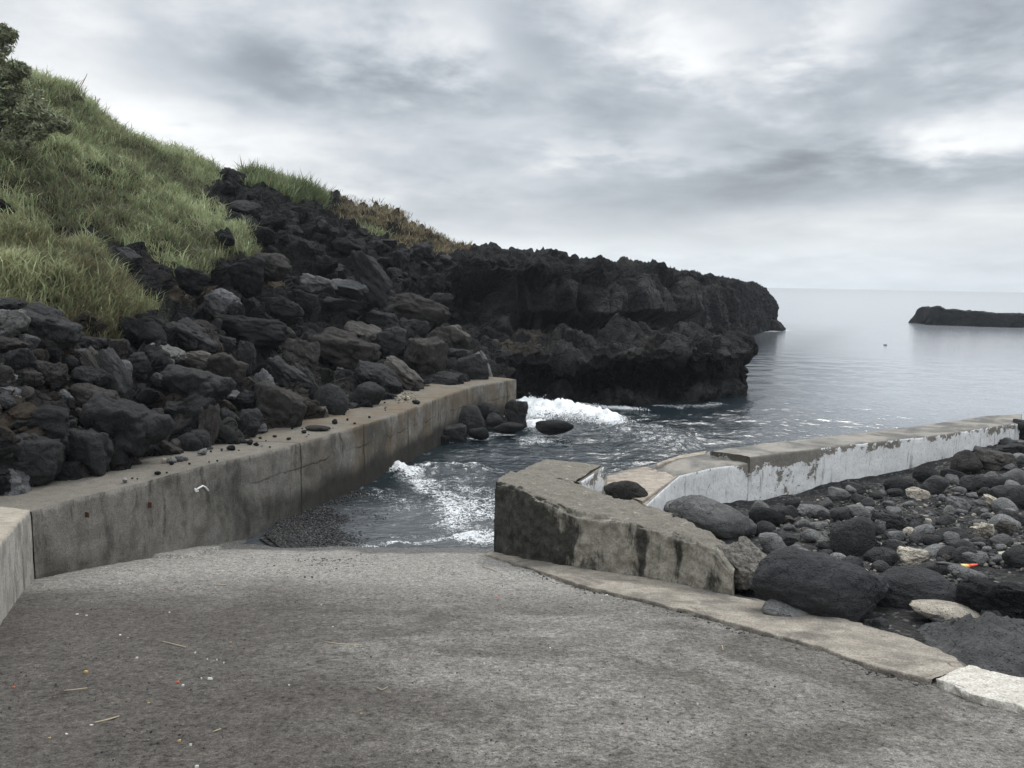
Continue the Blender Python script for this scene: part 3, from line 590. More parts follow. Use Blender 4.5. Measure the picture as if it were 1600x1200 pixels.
# ------------------------------------------------------------------ walls
def wall(name, st, nu, nv, mat, amp=0.012, chip=0.0, seed=200, parent=None, kind=None, caps=True, smooth=0, label=None):
    g = loft(st, nu, nv, smooth); q = g.reshape(-1, 3); n = gnormals(g); c0 = np.asarray(st).reshape(-1, 3).mean(0)
    n = n.reshape(-1, 3); sgn = np.sign((((q-np.repeat(g.mean(1), g.shape[1], 0))*n).sum(1)).mean()) or 1; n = n*sgn
    d = fbm(q*4, 4, seed)*amp+fbm(q*12, 3, seed+1)*amp*0.22
    if chip:                                           # broken arrises: pull the edges in where the noise says so
        K = len(nv); e = np.zeros(g.shape[1]); acc = 0
        for k in range(K-1): acc += nv[k]; e = np.maximum(e, np.exp(-((np.arange(g.shape[1])-acc)/1.6)**2))
        e = np.tile(e, g.shape[0]); cen = np.repeat(g.mean(1), g.shape[1], 0); inw = cen-q; inw /= np.linalg.norm(inw, axis=1, keepdims=True)+1e-9
        amt = e*(0.25+1.6*np.clip(fbm(q*2.4, 3, seed+2)+0.05, 0, 1))*chip; q = q+inw*amt[:, None]
    q = q+n*d[:, None]; f = gridfaces(*g.shape[:2]).tolist(); nu_, nv_ = g.shape[:2]
    if caps: f.append([i for i in range(nv_)][::-1]); f.append([(nu_-1)*nv_+i for i in range(nv_)])
    return link(name, mesh(name, q, f, mat, True), parent, kind=kind, label=label)
def empty(name, loc, label, cat, group=None):
    o = link(name, None, None, label, cat, group); o.location = Vector([float(c) for c in loc]); bpy.context.view_layer.update(); return o
def adopt(o, p):
    o.parent = p; o.matrix_parent_inverse = Matrix.Translation(-Vector(p.location)); return o

quay_px = [(50,798),(120,778),(200,760),(300,732),(387,712),(450,697),(522,677),(612,650),(700,616),(737,604),(807,592)]
quay_top = [G(px, py, np.interp(px, [50, 807], [1.42, 1.12])) for px, py in quay_px]
def strip_station(t, back, zb):
    t = np.array(t); bk = np.array(back)
    return [np.array([t[0], t[1], zb]), t, np.array([bk[0], bk[1], t[2]+0.01]), np.array([bk[0], bk[1], zb])]
def offset_line(pts, w):
    out = []; p2 = [np.array(p[:2]) for p in pts]
    for i in range(len(p2)):
        a, b = p2[max(0, i-1)], p2[min(len(p2)-1, i+1)]; d = (b-a)/np.linalg.norm(b-a); out.append(p2[i]+np.array([-d[1], d[0]])*w)
    return out
off = offset_line(quay_top, 1.7)
# (photo wall pieces) the quay: retaining wall with walkway on top, in cast bays
quay = empty("quay_wall", (quay_top[4][0], quay_top[4][1], 0), "long grey stained concrete quay wall with a walkway on top, boulders piled on it", "quay wall")
adopt(wall("retaining_wall", [strip_station(t, o, -0.9) for t, o in zip(quay_top, off)], 330, [34, 26, 8], M['quay'], 0.014, 0.03, 210), quay)
def on_quay(px, py, out=0.012):
    """a point on the quay's front face at this pixel"""
    d = ray(px, py)
    for a, b in zip(quay_top[:-1], quay_top[1:]):
        e = b[:2]-a[:2]; n = np.array([e[1], -e[0]]); n /= np.linalg.norm(n); t = ((a[:2]-CAM[:2])@n)/(d[:2]@n); q = CAM+d*t
        k = ((q[:2]-a[:2])@e)/(e@e)
        if 0 <= k <= 1: return q+np.array([n[0], n[1], 0])*out, n, e/np.linalg.norm(e)
    return None, None, None
def box_mesh(name, c, ax, sz, mat, jitter=0.0):
    ax = [np.array(a, float) for a in ax]; v = []
    for sx_ in (-1, 1):
        for sy_ in (-1, 1):
            for sz_ in (-1, 1): v.append(np.array(c)+ax[0]*sx_*sz[0]+ax[1]*sy_*sz[1]+ax[2]*sz_*sz[2]+np.array([RNG.uniform(-jitter, jitter) for _ in range(3)]))
    f = [(0, 1, 3, 2), (4, 6, 7, 5), (0, 4, 5, 1), (2, 3, 7, 6), (0, 2, 6, 4), (1, 5, 7, 3)]
    me = mesh(name, v, f, mat, False); return me
for px, py, w, h in ((134, 804, .006, .03), (232, 789, .006, .035)):
    c, n, e = on_quay(px, py, 0.015)
    if c is not None: adopt(link("iron_stub", box_mesh("iron_stub", c, [(e[0], e[1], 0), (n[0], n[1], 0), (0, 0, 1)], (w, 0.03, h), M['rust'], 0.004)), quay)
def tube(name, pts, r, mat, sides=6, flat=1.0):
    pts = np.array(pts); v = []; f = []
    for i, p in enumerate(pts):
        d = pts[min(i+1, len(pts)-1)]-pts[max(i-1, 0)]; d /= np.linalg.norm(d)+1e-9; u = np.cross(d, (0, 0, 1)); 
        if np.linalg.norm(u) < 1e-3: u = np.array([1.0, 0, 0])
        u /= np.linalg.norm(u); w = np.cross(u, d); rr = r[i] if isinstance(r, (list, np.ndarray)) else r
        for k in range(sides): a = 2*math.pi*k/sides; v.append(p+u*math.cos(a)*rr+w*math.sin(a)*rr*flat)
    for i in range(len(pts)-1):
        for k in range(sides): f.append((i*sides+k, i*sides+(k+1) % sides, (i+1)*sides+(k+1) % sides, (i+1)*sides+k))
    f.append(tuple(range(sides))[::-1]); f.append(tuple((len(pts)-1)*sides+k for k in range(sides)))
    return mesh(name, v, f, mat, True)
mk = [on_quay(px, py, 0.008)[0] for px, py in ((305,766),(309,763),(316,759),(320,761),(325,767))]
adopt(link("paint_mark", tube("paint_mark", mk, 0.014, M['chalk'])), quay)
adopt(link("paint_mark", tube("paint_mark", [on_quay(*p, 0.008)[0] for p in ((304,763),(305,768),(309,767))], 0.014, M['chalk'])), quay)

# near wing wall, its top following the ramp up
cA = quay_top[0]; wing_top = [cA+np.array([0.02, -0.06, 0.035]), P(20,826,7.6), P(0,850,6.75), P(-60,905,5.2), np.array([-4.0, 3.0, 2.75]), np.array([-4.1, -6, 4.2])]
wing_bk = [t[:2]+np.array([-1.0, 0.05]) for t in wing_top]; wing_bk[0] = cA[:2]+np.array([-1.1, 0.15])
wing = empty("wing_wall", (wing_top[1][0], wing_top[1][1], ramp_z(wing_top[1][1])), "pale grey wall with white drips beside the boat ramp, its sloping top following the ramp", "wall")
adopt(wall("wall_face", [strip_station(t, o, ramp_z(t[1])-0.3) for t, o in zip(wing_top, wing_bk)], 220, [26, 14, 6], M['wing'] if 'wing' in M else M['quay'], 0.012, 0.02, 220), wing)
c = (0.5*(wing_top[0]+wing_top[1])); 

# thick weathered wall to the side of the ramp
foot = [(770,867),(825,878),(900,891),(975,902),(1037,912),(1087,921),(1122,930),(1150,937)]
ftop = [(774,752),(822,768),(900,802),(975,813),(1037,830),(1087,845),(1120,863),(1146,900)]
rear = [(800,735),(901,751),(950,771),(1012,787),(1060,804),(1098,822),(1122,838),(1150,858)]
st = []
for (fx_, fy_), (tx, ty), (bx, by) in zip(foot, ftop, rear):
    fp = RP(fx_, fy_); tp = P(tx, ty, fp[1]); bp = G(bx, by, tp[2]); fp = np.array([tp[0], tp[1], ramp_z(tp[1])-0.25]); st.append([fp, tp, bp, np.array([bp[0], bp[1], fp[2]-0.2])])
rw = empty("ramp_wall", st[3][0], "thick weathered concrete wall along the ramp, black with lichen at its seaward end", "wall")
adopt(wall("wall_arm", st, 230, [50, 34, 20], M['weath'], 0.05, 0.11, 230), rw)
zA = st[0][1][2]
blk = [[np.array([a[0], a[1], -0.5]), np.array([a[0], a[1], zA-0.004]), np.array([b_[0], b_[1], zA-0.004]), np.array([b_[0], b_[1], -0.5])] for a, b_ in
       ((st[0][1]+np.array([0.0, 0.02, 0]), G(855,716,zA)), (G(835,744,zA), G(905,721,zA)), (G(899,751,zA), G(941,724,zA)))]
adopt(wall("end_block", blk, 60, [30, 40, 30], M['weath'], 0.035, 0.09, 236), rw)
d0 = G(900.5,750,zA); d1 = G(942,724,zA); e_ = (d1-d0)[:2]; L_ = np.linalg.norm(e_); e_ /= L_; nn = np.array([e_[1], -e_[0]])
fc = (d0+d1)/2+np.array([nn[0], nn[1], 0])*0.03; fc[2] = zA-0.36
adopt(wall("whitewashed_face", [[np.array([*(fc[:2]-e_*L_*0.47*s+nn*0.006), fc[2]+z_]) for z_ in (-0.36, 0.32)] + [np.array([*(fc[:2]-e_*L_*0.47*s-nn*0.05), fc[2]+z_]) for z_ in (0.32, -0.36)] for s in (1, -1)], 30, [16, 2, 16], M['paint'], 0.006, 0, 238), rw)

# pier with peeling white paint
def pst(f_, b_, z, zb=-0.4):
    f3, b3 = G(*f_, z), G(*b_, z); return [np.array([f3[0], f3[1], zb]), f3, b3, np.array([b3[0], b3[1], zb-0.4])]
_a, _b = G(1172,713.5,1.09)[:2], G(1594,662,1.15)[:2]; _n = np.array([(_b-_a)[1], -(_b-_a)[0]]); _n /= np.linalg.norm(_n)
def pln(px, py, out=0.0):
    d = ray(px, py); t = ((_a+_n*out-CAM[:2])@_n)/(d[:2]@_n); return CAM+d*t
def pst2(f_, b_, zb=-0.4, out=-0.015):
    f3 = pln(*f_, out); b3 = G(*b_, f3[2]); return [np.array([f3[0], f3[1], zb]), f3, b3, np.array([b3[0], b3[1], zb-0.4])]
pier = empty("pier", G(1200,709,0.1), "long low pier of cracked concrete with peeling white paint above the stony beach", "pier")
adopt(wall("inner_wall", [pst((1010,789),(943,764),0.86), pst((1035,766),(945,741),0.87), pst2((1062,743),(1000,728)), pst2((1105,732),(1060,716)), pst2((1150,726),(1098,708)), pst2((1196,720),(1140,702))], 150, [34, 30, 20], M['paint'], 0.012, 0.03, 240), pier)
adopt(wall("outer_wall", [pst((1172,713.5),(1108,704),1.09), pst((1268,701.5),(1200,691),1.11), pst((1352,692),(1330,677.5),1.13), pst((1463,680),(1450,663),1.14), pst((1575,663),(1548,648.5),1.15), pst((1594,662),(1597,646.5),1.15)], 260, [36, 30, 20], M['paint'], 0.014, 0.035, 244), pier)
ed = [pst((1026,727),(1028,722.5),0.97), pst((1060,716),(1062,711),0.98), pst((1102,709),(1104,704),0.985)]
for s in ed: s[0][2] = s[3][2] = 0.80
adopt(wall("deck_kerb", ed, 50, [4, 6, 4], M['deck'], 0.012, 0.02, 247), pier)
dk = []
for f_, b_ in (((1004,783),(947,764)),((1030,764),(948,744)),((1058,744),(1000,731)),((1103,734),(1058,719)),((1168,724),(1112,709))):
    a, b2 = G(*f_, 0.9), G(*b_, 0.9); dk.append([a-np.array([0, 0, .1]), a, b2, b2-np.array([0, 0, .1])])
adopt(wall("deck_screed", dk, 90, [3, 26, 3], M['deck'], 0.008, 0.01, 249), pier)

# kerb strip and mortar patch beside the ramp
def strip(name, pairs, mat, hz, nu, seed, ragged=0.03, **kw):
    st = []
    for i_, o_ in pairs:
        a, b_ = RP(*i_), RP(*o_); st.append([a+np.array([0, 0, -0.03]), a+np.array([0, 0, hz]), b_+np.array([0, 0, hz+0.01]), b_+np.array([0.02, 0, -0.35])])
    g = loft(st, nu, [4, 36, 10]); q = g.reshape(-1, 3); k = np.tile(np.arange(g.shape[1]), g.shape[0])
    q[:, 0] += np.where(k <= 6, fbm(q*5, 4, seed)*ragged*1.4, 0)+np.where(k >= 34, fbm(q*4, 4, seed+1)*ragged*2.4, 0); q[:, 2] += fbm(q*6, 4, seed+2)*0.010+fbm(q*25, 2, seed+3)*0.004
    return link(name, mesh(name, q, gridfaces(*g.shape[:2]), mat, True), **kw)
strip("kerb", [((758,869),(768,866)),((832,892),(872,887)),((900,916),(962,901)),((975,935),(1042,914)),((1087,962),(1168,943)),((1200,996),(1305,970)),((1262,1011),(1352,984)),((1330,1035),(1420,1004)),((1380,1052),(1472,1024)),((1452,1069),(1512,1052))], M['strip'], 0.035, 260, 260, kind="structure", label="pale brown concrete kerb strip along the ramp")
strip("mortar_kerb", [((1462,1072),(1508,1051)),((1500,1088),(1545,1060)),((1545,1104),(1600,1073)),((1600,1118),(1680,1090)),((1640,1122),(1690,1110))], M['patch'], 0.05, 120, 270, 0.05, kind="structure", label="broken white mortar patch at the end of the kerb strip")

# ------------------------------------------------------------------ beach
def zbeach(x, y): return 0.33+0.10*np.clip(6.3-y, 0, 20)+0.105*np.clip(13-y, 0, 30)+0.075*np.clip(x-5, 0, 20)
gy, gx = np.meshgrid(np.linspace(-9, 21, 420), np.linspace(0, 1, 320), indexing='ij'); gx = xedge(gy)-0.35+gx*(24-gy*0.2)
q = np.stack([gx, gy, zbeach(gx, gy)], -1).reshape(-1, 3); q[:, 2] += fbm(q*0.6, 3, 280)*0.10+fbm(q*4, 4, 281)*0.05
q[:, 2] = np.where(q[:, 0] < xedge(q[:, 1])+0.15, np.minimum(q[:, 2], ramp_z(q[:, 1])-0.16), q[:, 2])
link("gravel_beach", mesh("gravel_beach", q, gridfaces(420, 320), M['stony'], True), kind="structure", label="black gravel beach between the ramp and the pier")
bvh("beach", q.reshape(420, 320, 3)[::3, ::3])
# ------------------------------------------------------------------ rocks
import bmesh
def ico(n):
    bm = bmesh.new(); bmesh.ops.create_icosphere(bm, subdivisions=n, radius=1); v = np.array([q.co[:] for q in bm.verts]); f = np.array([[w.index for w in q.verts] for q in bm.faces]); bm.free(); return v, f
ICO = {n: ico(n) for n in (1, 2, 3, 4, 5, 6)}
def rock_mesh(seed, kind, sub=5):
    r = np.random.default_rng(seed); p, f = ICO[sub]
    npl, soft, lo, hi = dict(ang=(12, 0.016, 0.55, 1.0), rnd=(16, 0.16, 0.8, 1.0), smooth=(9, 0.25, 0.85, 1.0))[kind]
    nrm = r.normal(size=(npl, 3)); nrm /= np.linalg.norm(nrm, axis=1, keepdims=True); hts = r.uniform(lo, hi, npl)
    if kind == 'ang': nrm = np.concatenate([nrm, [[0.1, 0.1, 1.0], [0, -0.97, -0.1]]]); nrm /= np.linalg.norm(nrm, axis=1, keepdims=True); hts = np.append(hts, [r.uniform(.55, .75), r.uniform(.6, .8)])
    dt = p@nrm.T; t = np.where(dt > 0.05, hts/np.maximum(dt, 0.05), 3.0); t = np.concatenate([t, np.full((len(p), 1), 1.08)], 1)
    k = 1/soft; rr = -np.log(np.exp(-k*t).sum(1))/k
    q = p*rr[:, None]
    am = dict(ang=1.0, rnd=0.55, smooth=0.25)[kind]; off_ = seed*3.71
    d = fbm(q*1.3+off_, 3, seed)*0.15*am+fbm(q*3.7+off_, 3, seed+1)*0.10*am+fbm(q*9+off_, 3, seed+2)*0.045*am
    if kind == 'ang':
        f1, f2, i1 = worley(q*1.9+off_, seed); d += (i1-0.5)*0.16+np.minimum(f2-f1, 0.25)*0.18
    elif sub >= 4:
        f1, f2, i1 = worley(q*8+off_, seed); d -= np.clip(0.28-f1, 0, 1)*0.10*am
    q = q+p*d[:, None]; lo_, hi_ = q.min(0), q.max(0); q = (q-(lo_+hi_)/2)/((hi_-lo_)/2)
    return mesh("rock_shape", q, f, M['rock'], True)
RK = dict(ang=[rock_mesh(300+i, 'ang') for i in range(14)], rnd=[rock_mesh(330+i, 'rnd') for i in range(9)], smooth=[rock_mesh(350+i, 'smooth', 4) for i in range(6)],
          big=[rock_mesh(370, 'rnd', 6), rock_mesh(371, 'rnd', 6), rock_mesh(372, 'ang', 6), rock_mesh(373, 'ang', 6), rock_mesh(374, 'rnd', 6)])
DARK, BLACK, BROWN, GREY, PALE, TAN, CREAM = (0.036, 0.0358, 0.0365), (0.016, 0.016, 0.017), (0.043, 0.039, 0.0355), (0.115, 0.116, 0.118), (0.25, 0.244, 0.232), (0.092, 0.085, 0.076), (0.45, 0.405, 0.335)
CNT = [0]
def put_rock(px, py, w, h, kind, col, label, tilt=0, keys=('rubble',), name="boulder", cat="boulder", group=None, depth=0.85, Y=None, turn=None, sink=0.0, mesh_i=None):
    if Y is None:
        hp = cast(px, py+0.40*h, keys)
        if hp is None: return None
        Y = hp[1]
    d = Y/FW[1]; rx = w*Y/F/2*1.02; rz = h*Y/F/2*1.06
    if abs(tilt) > 1:                                  # w, h are the lengths along and across the tilted stone
        pass
    ry = (rx+rz)/2*depth; c = P(px, py, Y+ry*0.30); c[2] -= sink
    CNT[0] += 1; i = CNT[0] if mesh_i is None else mesh_i
    o = link(name, RK[kind][i % len(RK[kind])], None, label, cat, group)
    o.scale = (rx, ry, rz); turn = RNG.choice([0, math.pi])+RNG.uniform(-0.25, 0.25) if turn is None else turn
    o.matrix_world = Matrix.Translation(Vector([float(q_) for q_ in c])) @ Matrix.Rotation(math.radians(tilt), 4, 'Y') @ Matrix.Diagonal((rx, ry, rz, 1)) @ Matrix.Rotation(turn, 4, 'Z')
    k = RNG.uniform(0.8, 1.2); o.color = (*[q_*k for q_ in col], 1); return o
QB = "boulders piled behind the quay"; BB = "boulders on the gravel beach"
LEFT = [ # px, py, w, h, kind, colour, tilt, label
 (5,505,74,50,'ang',(.16,.157,.15),0,"pale grey rounded boulder at the foot of the tall reedy grass"),
 (70,512,104,66,'ang',DARK,22,"big dark boulder with a slanting flat top beside the pale rounded one"),
 (8,475,60,26,'ang',DARK,8,"flat dark rock against the grass behind the pale rounded boulder"),
 (137,534,60,22,'ang',DARK,8,"low flat black slab lying along the lower edge of the grass"),
 (8,540,70,34,'ang',BROWN,0,"dull brown rounded boulder just under the pale grey one"),
 (84,552,28,24,'ang',BLACK,0,"small black rock tucked under the slanting flat-topped boulder"),
 (104,546,22,13,'ang',GREY,0,"small grey stone at the lower corner of the flat-topped boulder"),
 (124,552,30,22,'ang',GREY,15,"rounded grey stone above the brown slanted plate of rock"),
 (110,563,28,22,'rnd',DARK,0,"egg-shaped dark stone in the row below the flat-topped boulder"),
 (92,574,26,24,'ang',BROWN,0,"round brown stone in the row below the flat-topped boulder"),
 (152,572,24,66,'ang',TAN,-32,"thin pale brown plate of rock standing on edge"),
 (174,580,38,76,'ang',DARK,-24,"tall dark rock leaning on the pale brown plate"),
 (191,541,36,26,'rnd',DARK,0,"half pale round boulder at the tip of the grass patch"),
 (204,571,24,24,'ang',BLACK,0,"round black stone in the stony soil beside the leaning dark rock"),
 (72,576,42,30,'ang',BROWN,10,"flattish brown stone lodged in the earth bank above the wing wall"),
 (38,586,56,34,'ang',BROWN,12,"rough brown rock bulging out of the earth bank"),
 (138,592,48,42,'ang',DARK,20,"square-faced dark rock beneath the pale brown plate"),
 (20,612,40,20,'ang',GREY,15,"long grey stone stuck in the yellowish earth bank"),
 (66,668,132,78,'ang',BLACK,6,"huge craggy black boulder over the near end of the quay"),
 (128,708,96,90,'ang',DARK,0,"huge rounded-front boulder standing on the quay walkway near the wing wall"),
 (48,724,86,98,'ang',DARK,15,"huge dark boulder between the grey wedge and the walkway"),
 (100,740,60,58,'ang',BLACK,0,"black wedge-shaped block standing on the walkway before the huge boulder"),
 (8,768,84,88,'ang',GREY,40,"smooth grey wedge boulder resting on the top of the wing wall"),
 (4,706,36,50,'ang',GREY,20,"grey lump of rock above the smooth grey wedge"),
 (192,676,128,108,'ang',DARK,12,"great flat-topped lava block with white specks beside the walkway"),
 (150,625,90,44,'ang',BROWN,18,"broad brown ledge of rock above the white-specked block"),
 (234,521,52,40,'rnd',BLACK,15,"round black boulder under the dry end of the grass"),
 (247,503,48,24,'ang',BLACK,10,"flat black rock behind the round black boulder"),
 (206,512,38,40,'ang',BLACK,0,"dark block in the shade of the grass tip"),
 (301,525,84,36,'ang',DARK,36,"long dark slab sliding down with a pale lit edge"),
 (260,552,56,28,'ang',(.16,.157,.15),24,"pale grey capstone over a dark hollow in the boulder slope"),
 (257,565,46,20,'ang',GREY,20,"grey flat stone under the pale capstone"),
 (311,560,56,30,'ang',TAN,12,"tan faceted rock in the middle of the boulder slope"),
 (347,580,70,66,'ang',BROWN,22,"large rust-brown slab overhanging two upright blocks"),
 (384,521,132,56,'ang',BLACK,6,"long overhanging black rock across the boulder slope"),
 (350,533,44,24,'ang',DARK,10,"rounded dark rock on the shoulder of the overhanging black rock"),
 (384,556,34,52,'ang',DARK,-5,"upright grey-black rock below the overhanging black rock"),
 (413,597,32,46,'ang',GREY,0,"upright blue-grey block with a flat face"),
 (304,610,108,74,'ang',DARK,6,"very large dark boulder with a jutting brow over a hollow"),
 (365,603,32,40,'ang',BLACK,0,"squared black block beside the upright blue-grey one"),
 (376,625,50,24,'ang',BLACK,6,"flat-topped black slab above the loose stones of the walkway"),
 (294,650,90,66,'ang',BLACK,0,"black hollowed boulder under the jutting brow"),
 (326,672,28,88,'ang',BROWN,4,"tall dark pillar of rock standing on the walkway"),
 (304,705,58,32,'ang',DARK,6,"low dark boulder at the foot of the rock pillar"),
 (259,697,50,26,'ang',BROWN,32,"slanting brown stone between the white-specked block and the pillar"),
 (291,677,38,20,'ang',DARK,0,"flat stone above the low dark boulder"),
 (355,658,38,46,'ang',DARK,0,"jagged grey-black rock just past the rock pillar"),
 (388,664,40,54,'ang',DARK,12,"triangular dark rock with a cut face on the walkway"),
 (347,686,24,26,'ang',BROWN,0,"small brown boulder at the foot of the jagged rock"),
 (434,633,90,70,'ang',BROWN,26,"big triangular brown boulder leaning over the walkway"),
 (453,665,24,18,'ang',BLACK,0,"small round black rock under the big triangular boulder"),
 (517,625,60,56,'rnd',DARK,10,"rounded purple-grey boulder resting on the walkway"),
 (573,618,60,46,'rnd',DARK,0,"squat blocky boulder next to the rounded purple-grey one"),
 (502,645,24,24,'ang',TAN,0,"small tan stone in front of the rounded purple-grey boulder"),
 (450,588,84,40,'ang',DARK,36,"dark slanting boulder behind the big triangular one"),
 (481,594,44,44,'ang',DARK,10,"dark split boulder wedged above the purple-grey one"),
 (470,551,58,46,'ang',BROWN,5,"blunt boulder with a lighter flat crown halfway up the slope"),
 (538,548,112,62,'ang',BROWN,14,"broad brown boulder in the middle of the quay rocks with a shaded hollow"),
 (566,524,60,42,'ang',TAN,18,"rock with a pale tan top behind the broad brown boulder"),
 (597,505,68,38,'ang',DARK,8,"smooth dark slab highest in the pile under the cliff hollow"),
 (612,533,58,50,'ang',DARK,12,"dark boulder with a pale greenish edge beneath the smooth slab"),
 (590,592,78,44,'ang',DARK,20,"dark boulder sloping down to the far part of the walkway"),
 (630,586,78,34,'ang',TAN,40,"light tan slab sliding down to the far part of the walkway"),
 (667,556,68,62,'ang',BROWN,8,"large blunt boulder with a brownish scooped front"),
 (648,486,112,54,'ang',BROWN,16,"reddish brown mound of rock under the dark cliff hollow"),
 (705,526,66,44,'ang',TAN,20,"boulder with a tan cap over a black shaded face"),
 (719,556,40,26,'ang',DARK,0,"small dark boulder under the tan-capped one"),
 (738,578,56,48,'ang',DARK,-20,"dark pointed wedge at the far end of the walkway"),
 (757,573,18,52,'ang',(.16,.157,.15),-28,"thin pale spur of rock beside the dark pointed wedge"),
 (690,593,70,28,'ang',DARK,4,"long low dark boulder lying along the far walkway"),
 (646,514,48,34,'ang',DARK,10,"dark rock under the reddish brown mound"),
]
for px, py, w, h, k, c, t, lb in LEFT: put_rock(px, py, w, h, k, c, lb, t, ('rubble', 'hill'), group=QB, sink=0.03)
UP = [(497,446,58,30,'ang',(.13,.13,.128),18,"pale smooth grey slab high on the rock slope",23.5), (552,453,70,30,'ang',GREY,10,"flat-topped grey rock next to the pale smooth slab",24.5), (580,436,98,46,'ang',DARK,52,"great dark fin of rock with a light ridge on the slope",25),
      (388,432,62,64,'ang',BLACK,10,"massive black block below the grass edge on the slope",19.6), (425,418,60,44,'ang',BROWN,8,"crumbly red-brown rock on the slope above the black block",22.2), (362,281,42,32,'ang',DARK,20,"dark knob of rock on the skyline beside the grass",30.5),
      (478,468,44,26,'ang',DARK,12,"dark rock under the pale smooth slab",23), (350,470,60,34,'ang',GREY,22,"grey ash-covered rock under the rusty soil patch",17.4), (440,480,70,36,'ang',BLACK,5,"low black rock in the hollow of the slope",21.5), (540,484,80,34,'ang',DARK,4,"wide dark rock under the great fin",25),
      (690,470,40,24,'ang',DARK,0,"small dark rock in front of the shaded cliff hollow",29), (300,440,60,40,'ang',BLACK,12,"black overhanging ledge rock between the two grass patches",17.2), (190,400,60,30,'ang',DARK,30,"dark rough outcrop stepping down between the grass patches",16.8),(352,372,24,30,'ang',BLACK,-30,"black outcrop at the lower edge of the upper grass",21.5)]
for px, py, w, h, k, c, t, lb, Y in UP: put_rock(px, py, w, h, k, c, lb, t, Y=Y, group="rocks on the hillside")
WAT = [(730,655,58,50,'rnd',DARK,"large dark rock in the water under the end of the quay",21.6), (805,643,42,46,'ang',DARK,"upright dark rock where the waves break below the quay end",22.4), (760,640,44,30,'rnd',DARK,"rounded rock behind the large one in the water by the quay",22.6), (795,666,50,18,'rnd',BLACK,"flat wet black rock at the edge of the breaking wave",21),
       (772,653,26,22,'rnd',DARK,"small rock between the rounded rock and the upright one",21.8), (748,675,34,20,'rnd',BLACK,"small wet rock at the waterline before the large rock",20.4), (709,676,44,32,'ang',DARK,"cracked rock at the foot of the quay wall in the water",20.4), (866,665,60,22,'rnd',BLACK,"low wet black rock in the middle of the breaking wave",21), (690,684,26,18,'ang',DARK,"small rock touching the quay wall at the waterline",20.2)]
for px, py, w, h, k, c, lb, Y in WAT: put_rock(px, py, w, h, k, c, lb, 0, Y=Y, group="rocks in the water by the quay", sink=0.05)
DARKL = DARK; DARK, GREY = (0.05, 0.0495, 0.049), (0.155, 0.154, 0.15)
